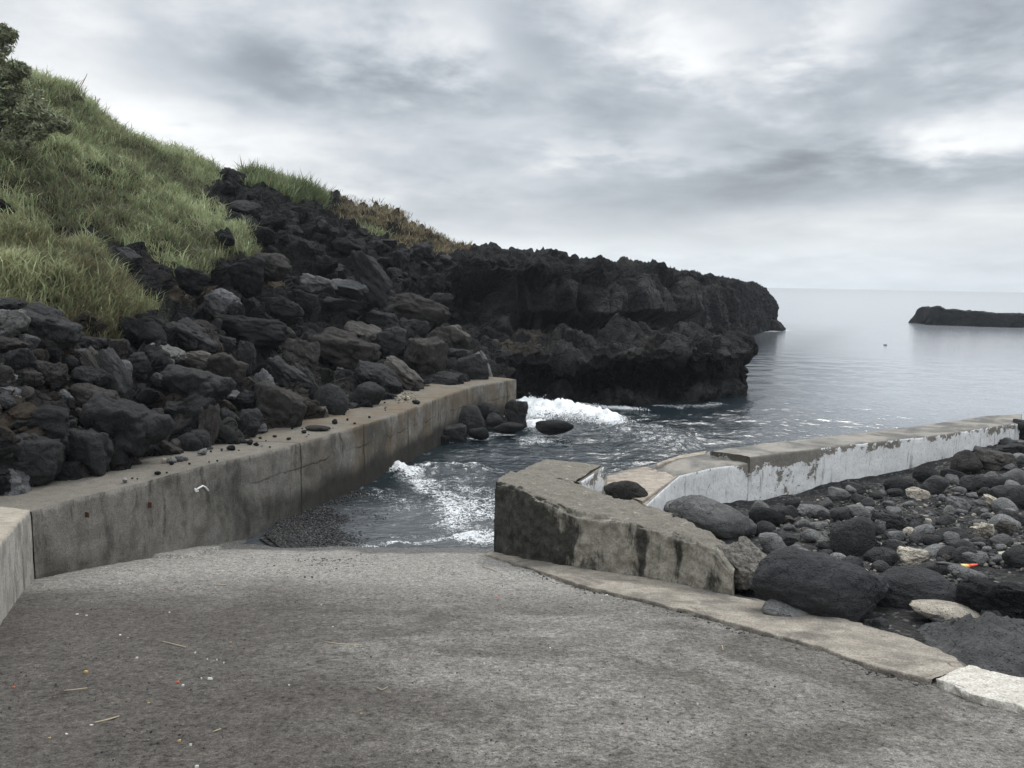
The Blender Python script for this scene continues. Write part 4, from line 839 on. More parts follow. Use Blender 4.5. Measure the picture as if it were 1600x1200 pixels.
RIGHT = [
 (1281,914,232,118,'big',(.052,.0525,.055),4,"biggest dark boulder, domed and pitted, by the broken end of the ramp wall",0),
 (1426,924,146,72,'big',(.05,.05,.052),4,"broad dark boulder second in size, next to the domed one",1),
 (1556,938,140,76,'big',BLACK,8,"black jagged boulder beside the broad dark boulder",2),
 (1494,960,150,34,'rnd',CREAM,6,"grey rock crusted with white cement on the dark lava slab",None),
 (1228,953,86,34,'smooth',GREY,6,"speckled grey flat stone at the edge of the kerb strip",None),
 (1332,838,68,66,'big',DARK,0,"big upright egg-shaped boulder in the middle of the beach stones",4),
 (1114,812,146,64,'rnd',GREY,14,"large smooth grey slab behind the ramp wall",None),
 (1066,793,80,36,'smooth',GREY,10,"smooth grey rock where the pier meets the ramp wall",None),
 (1122,795,38,20,'ang',BLACK,6,"black rock against the white pier behind the grey slab",None),
 (1188,792,32,24,'smooth',GREY,0,"round grey stone perched against the white pier",None),
 (1199,808,60,34,'rnd',BLACK,10,"black boulder under the round grey stone by the pier",None),
 (1196,826,36,28,'smooth',DARK,0,"domed dark stone beside the large grey slab",None),
 (1207,848,50,36,'rnd',GREY,10,"grey boulder with a cleft below the domed stone",None),
 (1341,798,46,24,'smooth',GREY,24,"smooth long grey stone with holes above the egg-shaped boulder",None),
 (1313,803,34,24,'rnd',DARK,0,"dark stone leaning against the smooth long grey one",None),
 (1267,797,50,20,'ang',GREY,2,"flat rectangular grey stone below the pier",None),
 (1280,820,32,16,'smooth',GREY,0,"half-buried grey dome of stone in the gravel",None),
 (1392,816,66,40,'ang',DARK,0,"dark crumbling lump of rock among the small stones",None),
 (1375,824,28,28,'ang',GREY,10,"grey angular stone by the crumbling lump",None),
 (1427,868,52,32,'ang',CREAM,4,"cream coloured rough rock near the orange float",None),
 (1463,859,54,20,'smooth',GREY,0,"flat smooth grey stone near the cream rock",None),
 (1506,855,52,28,'rnd',DARK,4,"dark rounded boulder right of the flat smooth grey stone",None),
 (1491,836,62,26,'rnd',DARK,0,"dark boulder behind the flat smooth stone",None),
 (1537,828,26,30,'ang',CREAM,0,"cream and orange stone standing on end",None),
 (1571,826,32,28,'ang',TAN,10,"tan stone next to the one standing on end",None),
 (1565,842,36,22,'smooth',GREY,4,"smooth grey egg-like stone below the tan stone",None),
 (1565,790,64,18,'ang',CREAM,28,"long pale brown beam-like stone lying on the beach rocks",None),
 (1435,770,38,22,'ang',CREAM,-8,"pale yellowish block lying before the black boulder by the pier",None),
 (1408,757,58,24,'rnd',BLACK,0,"low black boulder against the middle of the white pier",None),
 (1448,742,40,30,'rnd',BLACK,8,"black rounded boulder leaning on the white pier",None),
 (1461,758,44,34,'rnd',DARK,0,"dark boulder with a white splash in front of the leaning one",None),
 (1511,723,46,42,'rnd',BROWN,6,"brown-topped boulder against the white pier",None),
 (1552,719,70,36,'ang',TAN,12,"rough tan rock next to the brown-topped boulder",None),
 (1523,755,46,30,'rnd',DARK,0,"domed dark boulder below the brown-topped one",None),
 (1559,755,36,26,'rnd',DARK,0,"round dark boulder next to the domed one",None),
 (1493,744,46,22,'rnd',BLACK,8,"long black boulder beside the leaning black one",None),
 (1490,748,26,18,'smooth',GREY,20,"small grey cylinder-like stone between the black boulders",None),
 (1585,744,46,28,'smooth',GREY,6,"large smooth grey boulder by the far end of the pier",None),
 (1584,776,78,44,'rnd',DARK,14,"wide dark boulder under the smooth grey one by the far pier",None),
 (1486,795,26,16,'smooth',PALE,0,"pale grey egg-shaped stone before the flat-sided grey rock",None),
 (1499,789,44,26,'ang',GREY,16,"flat-sided grey rock behind the pale egg-shaped stone",None),
 (1584,702,60,24,'ang',DARK,6,"dark rough rock below the end of the white pier",None),
 (1606,672,50,36,'ang',DARK,0,"dark rock beyond the end of the pier",None),
 (1512,897,60,24,'rnd',GREY,14,"flat grey stone under the orange-tipped float",None),
 (1303,876,42,26,'smooth',GREY,-20,"sloping grey stone behind the domed boulder",None),
 (1328,881,48,26,'rnd',DARK,-8,"dark stone on the shoulder of the domed boulder",None),
 (1376,868,58,30,'rnd',DARK,0,"dark stone below the big egg-shaped boulder",None),
 (1470,886,70,26,'rnd',DARK,0,"dark flat rock under the black rubbery float",None),
 (1250,868,46,30,'rnd',GREY,10,"grey split stone between the ramp wall and the egg-shaped boulder",None),
 (1289,850,34,26,'ang',GREY,0,"angular grey stone beside the egg-shaped boulder",None),
 (1240,792,28,26,'rnd',BLACK,0,"black upright stone at the foot of the peeling pier wall",None),
 (1230,800,34,26,'smooth',DARK,0,"dark round stone beside the black upright one",None),
 (1310,772,36,22,'rnd',GREY,14,"grey wedge of stone close under the pier wall",None),
 (1335,762,40,20,'rnd',DARK,8,"dark rounded stone close under the middle of the pier wall",None),
 (1580,812,60,30,'ang',DARK,20,"dark rock under the long pale beam-like stone",None),
 (1596,870,60,40,'rnd',DARK,4,"dark stone at the edge of the open black gravel",None),
]
for px, py, w, h, k, c, t, lb, mi in RIGHT: put_rock(px, py, w, h, k, c, lb, t, ('beach', 'ramp'), group=BB, sink=0.02, mesh_i=mi, turn=0.0 if k == 'big' else None)
o = put_rock(978, 771, 74, 44, 'rnd', BROWN, "dark brown ribbed rock sitting on the pier deck behind the ramp wall", 8, Y=11.9)
o = put_rock(1056, 813, 20, 20, 'ang', DARK, "small black stone lying on the top of the ramp wall", 0, Y=9.75, name="stone", cat="stone")
_sm = rock_mesh(376, 'rnd', 6); _q = np.empty(len(_sm.vertices)*3, np.float32); _sm.vertices.foreach_get('co', _q); _q = _q.reshape(-1, 3).astype(float); _q[:, 2] += fbm(_q*2.6, 4, 377)*0.45+np.abs(fbm(_q*7, 3, 378))*0.22; _sm.vertices.foreach_set('co', _q.astype(np.float32).ravel()); _sm.update()
sl = link("boulder", _sm, None, "wide low slab of pitted dark lava along the kerb strip", "boulder", BB); sl.color = (0.078, 0.077, 0.076, 1)
sl.matrix_world = Matrix.Translation((4.3, 6.2, 0.80)) @ Matrix.Rotation(math.radians(12), 4, 'Z') @ Matrix.Rotation(math.radians(5), 4, 'Y') @ Matrix.Diagonal((1.12, 1.35, 0.42, 1))
core = link("broken_core", rock_mesh(390, 'ang', 6), rw); cc = P(1166, 886, 8.75); core.data.materials[0] = M['core']
core.matrix_world = Matrix.Translation(Vector([float(q_) for q_ in cc])) @ Matrix.Rotation(math.radians(38), 4, 'Y') @ Matrix.Diagonal((0.46, 0.36, 0.26, 1))
cl = link("sea_rock", RK['rnd'][2], None, "tiny dark rock tip breaking the open sea before the islet", "rock"); q = G(1383, 539.5); cl.location = Vector([float(c_) for c_ in q]); cl.scale = (.13, .1, .07); cl.color = (*BLACK, 1)

def scatter(poly, n, keys, wr, kinds, groups, name, cat, hr=(0.5, 0.85), sink=0.25, tries=40, avoid=None):
    xs_ = [p[0] for p in poly]; ys_ = [p[1] for p in poly]; k = 0; t = 0
    while k < n and t < n*tries:
        t += 1; px, py = RNG.uniform(min(xs_), max(xs_)), RNG.uniform(min(ys_), max(ys_))
        if not inpoly(np.array([px]), np.array([py]), poly)[0]: continue
        hp = cast(px, py, keys)
        if hp is None: continue
        r = wr[0]*(wr[1]/wr[0])**(RNG.random()**2.2)/2
        col, lb, gr = RNG.choices([q_[1:] for q_ in groups], [q_[0] for q_ in groups])[0]
        o = link(name, RNG.choice(RK[RNG.choice(kinds)]), None, lb, cat, gr); h_ = r*RNG.uniform(*hr)
        o.scale = (r, r*RNG.uniform(.7, 1), h_); o.rotation_euler = (RNG.uniform(-.3, .3), RNG.uniform(-.3, .3), RNG.uniform(0, 6.28))
        o.location = Vector([float(hp[0]), float(hp[1]), float(hp[2]+h_*(1-sink*2))]); kk = RNG.uniform(.75, 1.3); o.color = (*[q_*kk for q_ in col], 1); k += 1
beach_poly = [(1180,815),(1240,790),(1340,765),(1440,745),(1500,735),(1600,700),(1640,700),(1640,900),(1500,880),(1440,880),(1380,885),(1330,870),(1240,875),(1190,850)]
scatter(beach_poly, 130, ('beach',), (0.09, 0.34), ['rnd', 'smooth', 'smooth', 'ang'], [(6, DARK, "dark rounded cobble among the bigger boulders of the gravel beach", "dark cobbles on the beach"), (4, GREY, "mid grey rounded cobble among the bigger boulders of the gravel beach", "grey cobbles on the beach")], "cobble", "stone")
scatter(beach_poly, 68, ('beach',), (0.18, 0.42), ['rnd', 'smooth', 'smooth'], [(6, GREY, "larger smooth grey stone lying among the cobbles of the gravel beach", "larger grey stones on the beach"), (3, DARK, "larger smooth dark stone lying among the cobbles of the gravel beach", "larger dark stones on the beach")], "cobble", "stone")
scatter(beach_poly, 60, ('beach',), (0.06, 0.2), ['ang', 'rnd'], [(3, CREAM, "small pale broken stone on the dark gravel beach", "pale stones on the beach"), (3, TAN, "small tan broken stone on the dark gravel beach", "tan stones on the beach")], "cobble", "stone")
scatter([(1300,890),(1480,890),(1600,940),(1640,1020),(1500,1040),(1380,985),(1280,960)], 40, ('beach',), (0.08, 0.3), ['rnd', 'ang'], [(1, DARK, "dark stone filling the gaps between the big boulders by the kerb strip", "stones between the kerb boulders")], "cobble", "stone")
DARK = DARKL; bvh('lava', hg2[::2, ::2])
scatter([(350,300),(430,320),(520,345),(620,385),(700,410),(770,500),(700,500),(600,480),(520,440),(440,390),(400,400),(380,350)], 80, ('lava',), (0.35, 1.3), ['ang'], [(4, BLACK, "black angular lava block on the upper rock slope below the ridge", "lava blocks on the upper slope"), (2, DARK, "dark grey angular lava block on the upper rock slope below the ridge", "grey lava blocks on the upper slope")], "lava_block", "rock", hr=(.5, .9))
DARK, GREY = DARKL, (0.115, 0.116, 0.118)
slope_poly = [(0,540),(130,545),(260,560),(300,500),(420,500),(520,505),(600,490),(700,520),(760,570),(740,592),(640,605),(560,628),(470,655),(380,685),(300,715),(180,752),(90,775),(20,775)]
scatter(slope_poly, 190, ('rubble',), (0.12, 0.62), ['ang', 'ang', 'rnd'], [(7, DARK, "dark angular rock wedged among the great boulders above the quay", "dark rocks among the quay boulders"), (3, BROWN, "brownish rock wedged among the great boulders above the quay", "brown rocks among the quay boulders"), (2, GREY, "grey rock wedged among the great boulders above the quay", "grey rocks among the quay boulders")], "rock", "rock", hr=(.55, .95))
bvh("walk", np.stack([np.array([np.array([a[0], a[1], a[2]+0.005]), np.array([o_[0], o_[1], a[2]+0.005])]) for a, o_ in zip(quay_top, off)]))
walk_poly = [(170,758),(330,705),(470,662),(600,622),(640,612),(650,632),(560,662),(450,692),(330,724),(220,752)]
scatter(walk_poly, 46, ('walk',), (0.03, 0.13), ['ang', 'rnd'], [(4, BLACK, "small black stone lying loose on the quay walkway", "loose black stones on the walkway"), (1, PALE, "small pale stone lying loose on the quay walkway", "loose pale stones on the walkway")], "stone", "stone", sink=0.1)
for px, py, w, h, c, lb in ((268,719,16,10,PALE,"small pale rounded stone at the foot of the white-specked block"),(280,717,14,10,GREY,"small grey rounded stone in the row before the low dark boulder"),(290,716,9,8,PALE,"tiny pale stone at the end of the row of small stones"),(256,720,8,8,CREAM,"tiny whitish pebble against the white-specked block"),(361,700,14,9,BLACK,"black chunk of rock on the walkway before the jagged rock"),(523,659,9,9,DARK,"round dark stone alone on the middle of the walkway"),(497,669,42,10,BROWN,"low grey-brown flat rock on the walkway below the purple-grey boulder"),(650,628,14,7,DARK,"dark stone beside the pile of pale shells on the far walkway")):
    put_rock(px, py, w, h, 'rnd', c, lb, 0, ('walk',), name="stone", cat="stone")

# pebbles: the black shingle in the slip, crumbs on the ramp and on the beach
def pebbles(name, pts, r0, r1, cols, label, sub=1, flat=0.6, lift=0.3):
    p, f = ICO[sub]; n = len(pts); r = r0*(r1/r0)**(NR.random(n)**2.5); sc = np.stack([r, r*NR.uniform(.6, 1, n), r*NR.uniform(.4, flat+.3, n)], 1)
    a = NR.uniform(0, 6.28, n); ca, sa = np.cos(a)[:, None], np.sin(a)[:, None]; base = p[None]*(1+NR.normal(0, .13, (n, len(p), 1))); v = base*sc[:, None]
    v = np.stack([v[..., 0]*ca-v[..., 1]*sa, v[..., 0]*sa+v[..., 1]*ca, v[..., 2]], -1)+np.asarray(pts)[:, None]+np.array([0, 0, 1])*(sc[:, 2]*lift)[:, None, None]
    ff = (f[None]+(np.arange(n)*len(p))[:, None, None]).reshape(-1, 3); cc = np.array(cols)[NR.integers(0, len(cols), n)]*NR.uniform(.6, 1.4, (n, 1))
    link(name, mesh(name, v.reshape(-1, 3), ff, M['pebble'], sub > 1, dict(tint=np.repeat(cc, len(p), 0))), kind="stuff", label=label)
def rand_px(poly, n):
    xs_ = [p[0] for p in poly]; ys_ = [p[1] for p in poly]; o = np.zeros((0, 2))
    while len(o) < n:
        q_ = np.stack([NR.uniform(min(xs_), max(xs_), n*2), NR.uniform(min(ys_), max(ys_), n*2)], 1); o = np.concatenate([o, q_[inpoly(q_[:, 0], q_[:, 1], poly)]])
    return o[:n]
def gvec(px, py, z):
    d = FW+((px-800)/F)[:, None]*CX-((py-600)/F)[:, None]*CY; t = (z-H)/d[:, 2]; return CAM+d*t[:, None]
def rvec(px, py):
    d = FW+((px-800)/F)[:, None]*CX-((py-600)/F)[:, None]*CY; t = -1.6/(d[:, 2]+SL*d[:, 1]); return CAM+d*t[:, None]
shore = [(414,837),(440,857),(600,856),(680,848),(640,815),(600,785),(560,765),(515,757),(455,795)]
xy = rand_px(shore, 26000); keep = NR.random(len(xy)) < np.clip(1.2-(xy[:, 0]-415-np.clip(840-xy[:, 1], 0, 80)*0.5)/150, 0.0, 1); xy = xy[keep]; pts = gvec(xy[:, 0], xy[:, 1], np.zeros(len(xy)))
mound = np.clip(0.05-(xy[:, 0]-430)/150*0.06, -0.015, 0.06); pts = gvec(xy[:, 0], xy[:, 1], mound)
pebbles("shingle", pts, 0.008, 0.032, [(0.010, 0.010, 0.011), (0.015, 0.015, 0.017), (0.022, 0.021, 0.021), (0.012, 0.012, 0.012), (0.05, 0.048, 0.047)], "black wet shingle in the corner of the slip", lift=0.0)
# bed under the shingle
bp = [G(405,838,0.04), G(434,860,0.045), G(480,858,0.0), G(560,856,-0.06)]; bq = [G(470,795,0.04), G(478,812,0.03), G(500,820,-0.02), G(560,826,-0.08)]; br_ = [G(515,758,0.0), G(520,770,-0.01), G(535,790,-0.04), G(560,800,-0.08)]
bg = loft(np.array([bp, bq, br_]), 60, 60, 2); bqv = bg.reshape(-1, 3); bqv[:, 2] += fbm(bqv*5, 3, 401)*0.02-0.012
link("shingle_ground", mesh("shingle_ground", bqv, gridfaces(60, 60), M['stony'], True), kind="structure", label="bed of dark shingle against the quay wall")
xy = rand_px(beach_poly+[(1640,1000),(1560,905)], 14000); hp = []
for x_, y_ in xy[:6000]:
    h_ = cast(x_, y_, ('beach',))
    if h_ is not None: hp.append(h_)
hp = np.array(hp); jit = NR.normal(0, 0.06, (len(hp), 3))*np.array([1, 1, 0]); pebbles("gravel", hp+jit, 0.010, 0.055, [(0.03, 0.03, 0.031), (0.045, 0.044, 0.043), (0.02, 0.02, 0.02), (0.07, 0.068, 0.065), (0.10, 0.097, 0.09), (0.05, 0.045, 0.04), (0.25, 0.22, 0.18)], "loose dark gravel with pale chips on the beach")
_o = np.stack([NR.uniform(9.5, 19, 700), NR.uniform(4, 18, 700)], 1); _o = np.array([(x_, y_, drop(x_, y_, ('beach',)) or 0.3) for x_, y_ in _o]); pebbles('gravel', _o, 0.05, 0.24, [(0.04, 0.04, 0.041), (0.06, 0.06, 0.06), (0.03, 0.03, 0.03), (0.12, 0.12, 0.118)], 'stones strewn over the open black beach beyond the pier', sub=3, flat=0.5, lift=0.2)
ramp_poly = [(0,1010),(60,915),(300,850),(420,838),(450,862),(760,866),(830,894),(1000,950),(1200,1005),(1440,1070),(1600,1120),(1600,1200),(0,1200)]
xy = rand_px(ramp_poly, 26000); w_ = np.where(xy[:, 1] < 960, 1.0, 0.45)*np.where((xy[:, 0] < 480), 1.2, 0.7); xy = xy[NR.random(len(xy)) < w_*0.6]; q_ = rvec(xy[:, 0], xy[:, 1]); xy = xy[fbm(q_*1.7, 3, 530)+NR.normal(0, .12, len(q_)) > 0.02]
pebbles("grit", rvec(xy[:, 0], xy[:, 1]), 0.0016, 0.009, [(0.03, 0.03, 0.03), (0.05, 0.046, 0.042), (0.025, 0.024, 0.023), (0.12, 0.11, 0.10), (0.04, 0.038, 0.036)], "dark grit strewn over the boat ramp", sub=1)
xy = np.concatenate([np.stack([NR.normal(535, 30, 300), NR.normal(878, 5, 300)], 1), np.stack([NR.normal(480, 55, 200), NR.normal(884, 8, 200)], 1), np.stack([NR.uniform(800, 1450, 500), NR.normal(0, 3, 500)], 1)])
xy[500:, 1] += np.interp(xy[500:, 0], [800, 832, 900, 975, 1087, 1200, 1262, 1330, 1450], [883, 895, 919, 938, 966, 1000, 1016, 1040, 1074])
pebbles("grit", rvec(xy[:, 0], xy[:, 1]), 0.004, 0.018, [(0.03, 0.03, 0.03), (0.05, 0.046, 0.042)], "dark weed crumbs in drifts at the foot of the ramp and along the kerb")
# ------------------------------------------------------------------ grass, reeds, shrub
def face_samples(g, mask, n, rs):
    f = gridfaces(*g.shape[:2]); q = g.reshape(-1, 3); m = mask[f].mean(1); a = q[f[:, 0]]; b_ = q[f[:, 1]]; c = q[f[:, 2]]; d_ = q[f[:, 3]]
    ar = np.linalg.norm(np.cross(c-a, d_-b_), axis=1)*0.5*m; i = rs.choice(len(f), n, p=ar/ar.sum()); u, v = rs.random((n, 1)), rs.random((n, 1))
    return (a[i]*(1-u)+b_[i]*u)*(1-v)+(d_[i]*(1-u)+c[i]*u)*v, ar.sum()
def blades(name, cen, per, L, W, spread, lean, cols, label, curl=0.5, yellow=0.1, tone=None):
    n = len(cen)*per; c = np.repeat(cen, per, 0); k = np.repeat(NR.uniform(0.45, 1.3, len(cen)), per)
    if tone is None: tone = np.clip(0.5+fbm(cen*0.45, 4, 500)*1.6+NR.normal(0, .27, len(cen)), 0, 1)
    tn = np.repeat(tone, per)+NR.normal(0, .1, n)
    off_ = NR.normal(0, spread, (n, 3))*np.array([1, 1, 0.15]); base = c+off_
    l = NR.uniform(L[0], L[1], n)*k; w = NR.uniform(W[0], W[1], n)*(0.7+0.3*k); th = NR.uniform(0, 6.283, n)
    ln = np.abs(NR.normal(0, lean, n))+0.05; d1 = np.stack([np.cos(th)*ln+0.10, np.sin(th)*ln-0.05, np.ones(n)], 1)+off_*1.2; d1 /= np.linalg.norm(d1, axis=1, keepdims=True)
    cu = NR.uniform(0.2, 1, n)*curl; d2 = d1+np.stack([np.cos(th)*cu, np.sin(th)*cu, -cu*0.75], 1); d2 /= np.linalg.norm(d2, axis=1, keepdims=True)
    sd = np.stack([-np.sin(th), np.cos(th), np.zeros(n)], 1); mx = NR.random((n, 1)) < .5; sd = np.where(mx, sd, np.stack([np.cos(th+.7), np.sin(th+.7), np.zeros(n)], 1))
    p1 = base+d1*(l*0.5)[:, None]; p2 = p1+d2*(l*0.5)[:, None]; wv_ = sd*(w/2)[:, None]
    v = np.stack([base-wv_*0.6, base+wv_*0.6, p1-wv_, p1+wv_, p2], 1).reshape(-1, 3); o = np.arange(n)*5
    f = np.concatenate([np.stack([o, o+1, o+3], 1), np.stack([o, o+3, o+2], 1), np.stack([o+2, o+3, o+4], 1)])
    C = np.array(cols); t = np.clip(tn, 0, .999)*(len(C)-1); i = t.astype(int); fr = (t-i)[:, None]; col = C[i]*(1-fr)+C[np.minimum(i+1, len(C)-1)]*fr
    dry = NR.random(n) < yellow; col = np.where(dry[:, None], np.array([0.26, 0.21, 0.12])*NR.uniform(.6, 1.2, (n, 1)), col)*NR.uniform(.75, 1.25, (n, 1))
    link(name, mesh(name, v, f.astype(np.int32), M['leaf'], False, dict(tint=np.repeat(col, 5, 0))), kind="stuff", label=label)
GREENS = [(0.120, 0.122, 0.075), (0.175, 0.202, 0.108), (0.265, 0.305, 0.16), (0.40, 0.44, 0.26)]
OLIVE = [(0.14, 0.132, 0.085), (0.215, 0.222, 0.122), (0.30, 0.322, 0.17), (0.41, 0.43, 0.26)]
fpx, fpy = project(hg2.reshape(-1, 3))
infr = (fpx > -420).astype(float)*np.where(fpx < -60, 0.35, 1.0)
up = turf & ~((hpy > 352) & (hpx < 250) & inpoly(hpx, hpy, low_poly))
lo_ = turf & inpoly(hpx, hpy, low_poly)
far_ = turf & (hpx > 378) & (hpy < 330)
sideg = turf & inpoly(hpx, hpy, side_poly)
up = up & ~far_
cen, ar = face_samples(hg2, up*infr, 27000, NR); cen = cen[fbm(cen*1.4, 3, 505)+NR.normal(0, .12, len(cen)) > -0.2]
blades("grass", cen, 13, (0.15, 0.42), (0.009, 0.022), 0.08, 0.62, GREENS, "tall green reedy grass covering the upper hillside", 1.0, 0.10)
cen, ar = face_samples(hg2, up*infr, 3400, NR)
blades("reeds", cen, 14, (0.28, 0.58), (0.014, 0.030), 0.07, 0.5, [GREENS[1], GREENS[2], GREENS[3]], "taller bright green reed clumps among the hillside grass", 1.3, 0.06)
cen, ar = face_samples(hg2, lo_*infr, 8200, NR); cen = cen[fbm(cen*1.8, 3, 506)+NR.normal(0, .12, len(cen)) > -0.2]
blades("grass", cen, 13, (0.12, 0.38), (0.006, 0.015), 0.08, 0.7, OLIVE, "olive green reedy grass on the lower bank above the boulders", 1.1, 0.25)
cen, ar = face_samples(hg2, lo_*infr, 420, NR)
blades("reeds", cen, 12, (0.3, 0.6), (0.012, 0.024), 0.07, 0.5, [GREENS[1], GREENS[2], GREENS[3]], "bright green arching reeds on the lower bank above the boulders", 1.1, 0.1)
if far_.any():
    cen, ar = face_samples(hg2, far_.astype(float), 1500, NR)
    blades("reeds", cen, 14, (0.35, 0.8), (0.025, 0.05), 0.14, 0.35, [(0.10, 0.13, 0.065), (0.17, 0.205, 0.10), (0.24, 0.275, 0.145)], "green reeds on the skyline between the two dark rocks", 0.6, 0.05)
cen, ar = face_samples(hg2, (tanm & (hpx > 500)).astype(float), 3000, NR)
blades("dry_grass", cen, 10, (0.12, 0.34), (0.02, 0.04), 0.16, 0.6, [(0.11, 0.10, 0.06), (0.175, 0.16, 0.092), (0.25, 0.215, 0.13)], "dry tan grass on the ridge above the cliff", 0.6, 0.3)
sm = inpoly(hpx, hpy, small_poly)
cen, ar = face_samples(hg2, sm.astype(float), 500, NR)
blades("grass", cen, 12, (0.2, 0.5), (0.03, 0.05), 0.14, 0.5, GREENS, "small green patch in the dry grass of the ridge", 0.6, 0.1)

# long bare stalks on the skyline
for i, (a, b_, Y, lb) in enumerate((((116, 150), (136, 115), 24, "thin pale bare stalk rising from the skyline grass"), ((146, 168), (156, 153), 25, "short thin bare stalk on the skyline grass below the taller one"))):
    p0, p1 = P(*a, Y), P(*b_, Y); pts = [p0*(1-t)+p1*t+np.array([math.sin(t*3)*0.03, 0, 0]) for t in np.linspace(0, 1, 8)]
    link("reed_stalk", tube("reed_stalk", pts, np.linspace(0.016, 0.008, 8), M['stick']), None, lb, "plant stalk")

# dark shrub at the top of the bank
root = P(-70, 330, 17.6); rz = drop(root[0], root[1], ('hill',)); root[2] = (rz if rz is not None else root[2])-0.1
tree = empty("shrub_tree", root, "dark bushy tree with drooping branches at the top of the grassy bank", "tree")
top = P(-60, 110, 17.2); tr = [root+(top-root)*t+np.array([math.sin(t*5)*0.12, math.cos(t*4)*0.1, 0]) for t in np.linspace(0, 1, 12)]
adopt(link("trunk", tube("trunk", tr, np.linspace(0.13, 0.035, 12), M['bark'], 8)), tree)
tips = []
for k, (px, py, Y) in enumerate([(8,52,17),(-20,48,17.6),(28,110,16.8),(52,150,16.6),(78,186,16.4),(95,196,16.2),(60,206,16.1),(30,222,16),(-10,90,16.6),(-60,40,17.4),(-110,60,17.6),(-160,120,17.4),(-140,200,16.8),(0,170,16.2),(20,150,16.3),(-50,160,16.1),(-90,230,16.2),(40,180,16.2),(5,120,16.5),(-200,170,17)]):
    e = P(px, py, Y); j = tr[RNG.randint(3, 9)]; mid = (j+e)/2+np.array([0, 0, 0.35]); br = [(1-t)**2*j+2*t*(1-t)*mid+t*t*e for t in np.linspace(0, 1, 9)]
    adopt(link("branch", tube("branch", br, np.linspace(0.04, 0.008, 9), M['bark'], 5)), tree); tips += [(br[i], 0.42 if i < 7 else 0.22) for i in range(2, 9)]
n_ = 130000; ti = NR.integers(0, len(tips), n_); cpos = np.array([t[0] for t in tips])[ti]; spd = np.array([t[1] for t in tips])[ti]
dirn = NR.normal(size=(n_, 3)); dirn /= np.linalg.norm(dirn, axis=1, keepdims=True); cpos = cpos+dirn*(spd*NR.random(n_)**0.5)[:, None]*np.array([1.1, 1, 0.8])
keep = fbm(cpos*2.2, 2, 520) > -0.05; cpos = cpos[keep]; n_ = len(cpos)
a = NR.normal(size=(n_, 3)); a /= np.linalg.norm(a, axis=1, keepdims=True); b_ = np.cross(a, NR.normal(size=(n_, 3))); b_ /= np.linalg.norm(b_, axis=1, keepdims=True)
l = NR.uniform(.03, .075, (n_, 1)); w = l*0.3; v = np.stack([cpos-a*l, cpos+b_*w, cpos+a*l, cpos-b_*w], 1).reshape(-1, 3)
tc = np.array([(0.13, 0.15, 0.09), (0.19, 0.215, 0.125), (0.26, 0.285, 0.165), (0.21, 0.20, 0.14)])[NR.integers(0, 4, n_)]*NR.uniform(.7, 1.3, (n_, 1))
adopt(link("crown", mesh("crown", v, np.arange(n_*4).reshape(-1, 4), M['tree'], False, dict(tint=np.repeat(tc, 4, 0)))), tree)

# ------------------------------------------------------------------ litter on the ramp
def flake(name, px, py, s, mat, label, cat, group=None, asp=0.5):
    s = s*1.1; n = 9; an = np.sort(NR.uniform(0, 6.28, n)); r = s*NR.uniform(.6, 1, n); top_ = [(math.cos(t)*q_, math.sin(t)*q_*asp, 0.006+NR.uniform(0, .15)*s) for t, q_ in zip(an, r)]; bot = [(x_, y_, -0.004) for x_, y_, _ in top_]
    v = top_+bot+[(0, 0, 0.006+0.2*s)]; f = [(i, (i+1) % n, 2*n) for i in range(n)]+[(i+n, (i+1) % n+n, (i+1) % n, i) for i in range(n)]
    o = link(name, mesh(name, v, f, mat, False), None, label, cat, group); o.location = Vector([float(c_) for c_ in RP(px, py)]); o.rotation_euler = (-math.atan(SL), 0, RNG.uniform(-.6, .6)); return o
for px, py, s in ((120,960,.016),(135,962,.010),(188,993,.015),(328,1061,.018),(286,1071,.009),(143,1134,.010),(104,1148,.009),(214,1028,.012),(265,957,.010),(940,938,.012),(735,868,.022),(452,1071,.008),(757,1037,.009),(166,887,.012),(184,894,.008),(187,912,.010),(315,1060,.006),(305,1020,.007),(339,1031,.006),(350,1036,.007),(324,1030,.005),(298,1164,.006),(502,945,.007),(506,962,.007),(520,980,.009),(668,956,.006),(860,1013,.009),(948,930,.016),(645,908,.010),(1090,1100,.006),(880,967,.006),(462,1106,.006),(308,1198,.010)):
    flake("scrap", px, py, s, M['scrap'], "tiny white scrap lying on the grey boat ramp", "litter", "white scraps on the ramp")
for px, py, s, m_, lb in ((278,1066,.012,'orange',"tiny orange peel scrap near the white scraps on the ramp"),(22,1074,.008,'orange',"tiny orange-red scrap close to the wing wall side of the ramp"),(776,932,.020,'orange',"bright orange scrap on the ramp just before the kerb strip"),(134,1050,.020,'yellow',"brownish yellow dry leaf beside the straw on the ramp"),(200,997,.010,'yellow',"small yellow leaf scrap beside a white scrap on the ramp"),(360,1004,.010,'yellow',"small yellow scrap near the long pale straw"),(232,1099,.010,'yellow',"pale yellow leaf scrap above the forked straw"),(564,1116,.010,'yellow',"small yellow leaf in the middle of the ramp"),(882,1147,.010,'yellow',"small orange-yellow leaf low in the middle of the ramp"),(78,1154,.012,'yellow',"dry tan leaf by the white flakes at the ramp corner"),(280,1158,.010,'yellow',"dry tan crumb between the dark patch and the straw")):
    flake("leaf_scrap", px, py, s, M[m_], lb, "litter", None, 0.6)
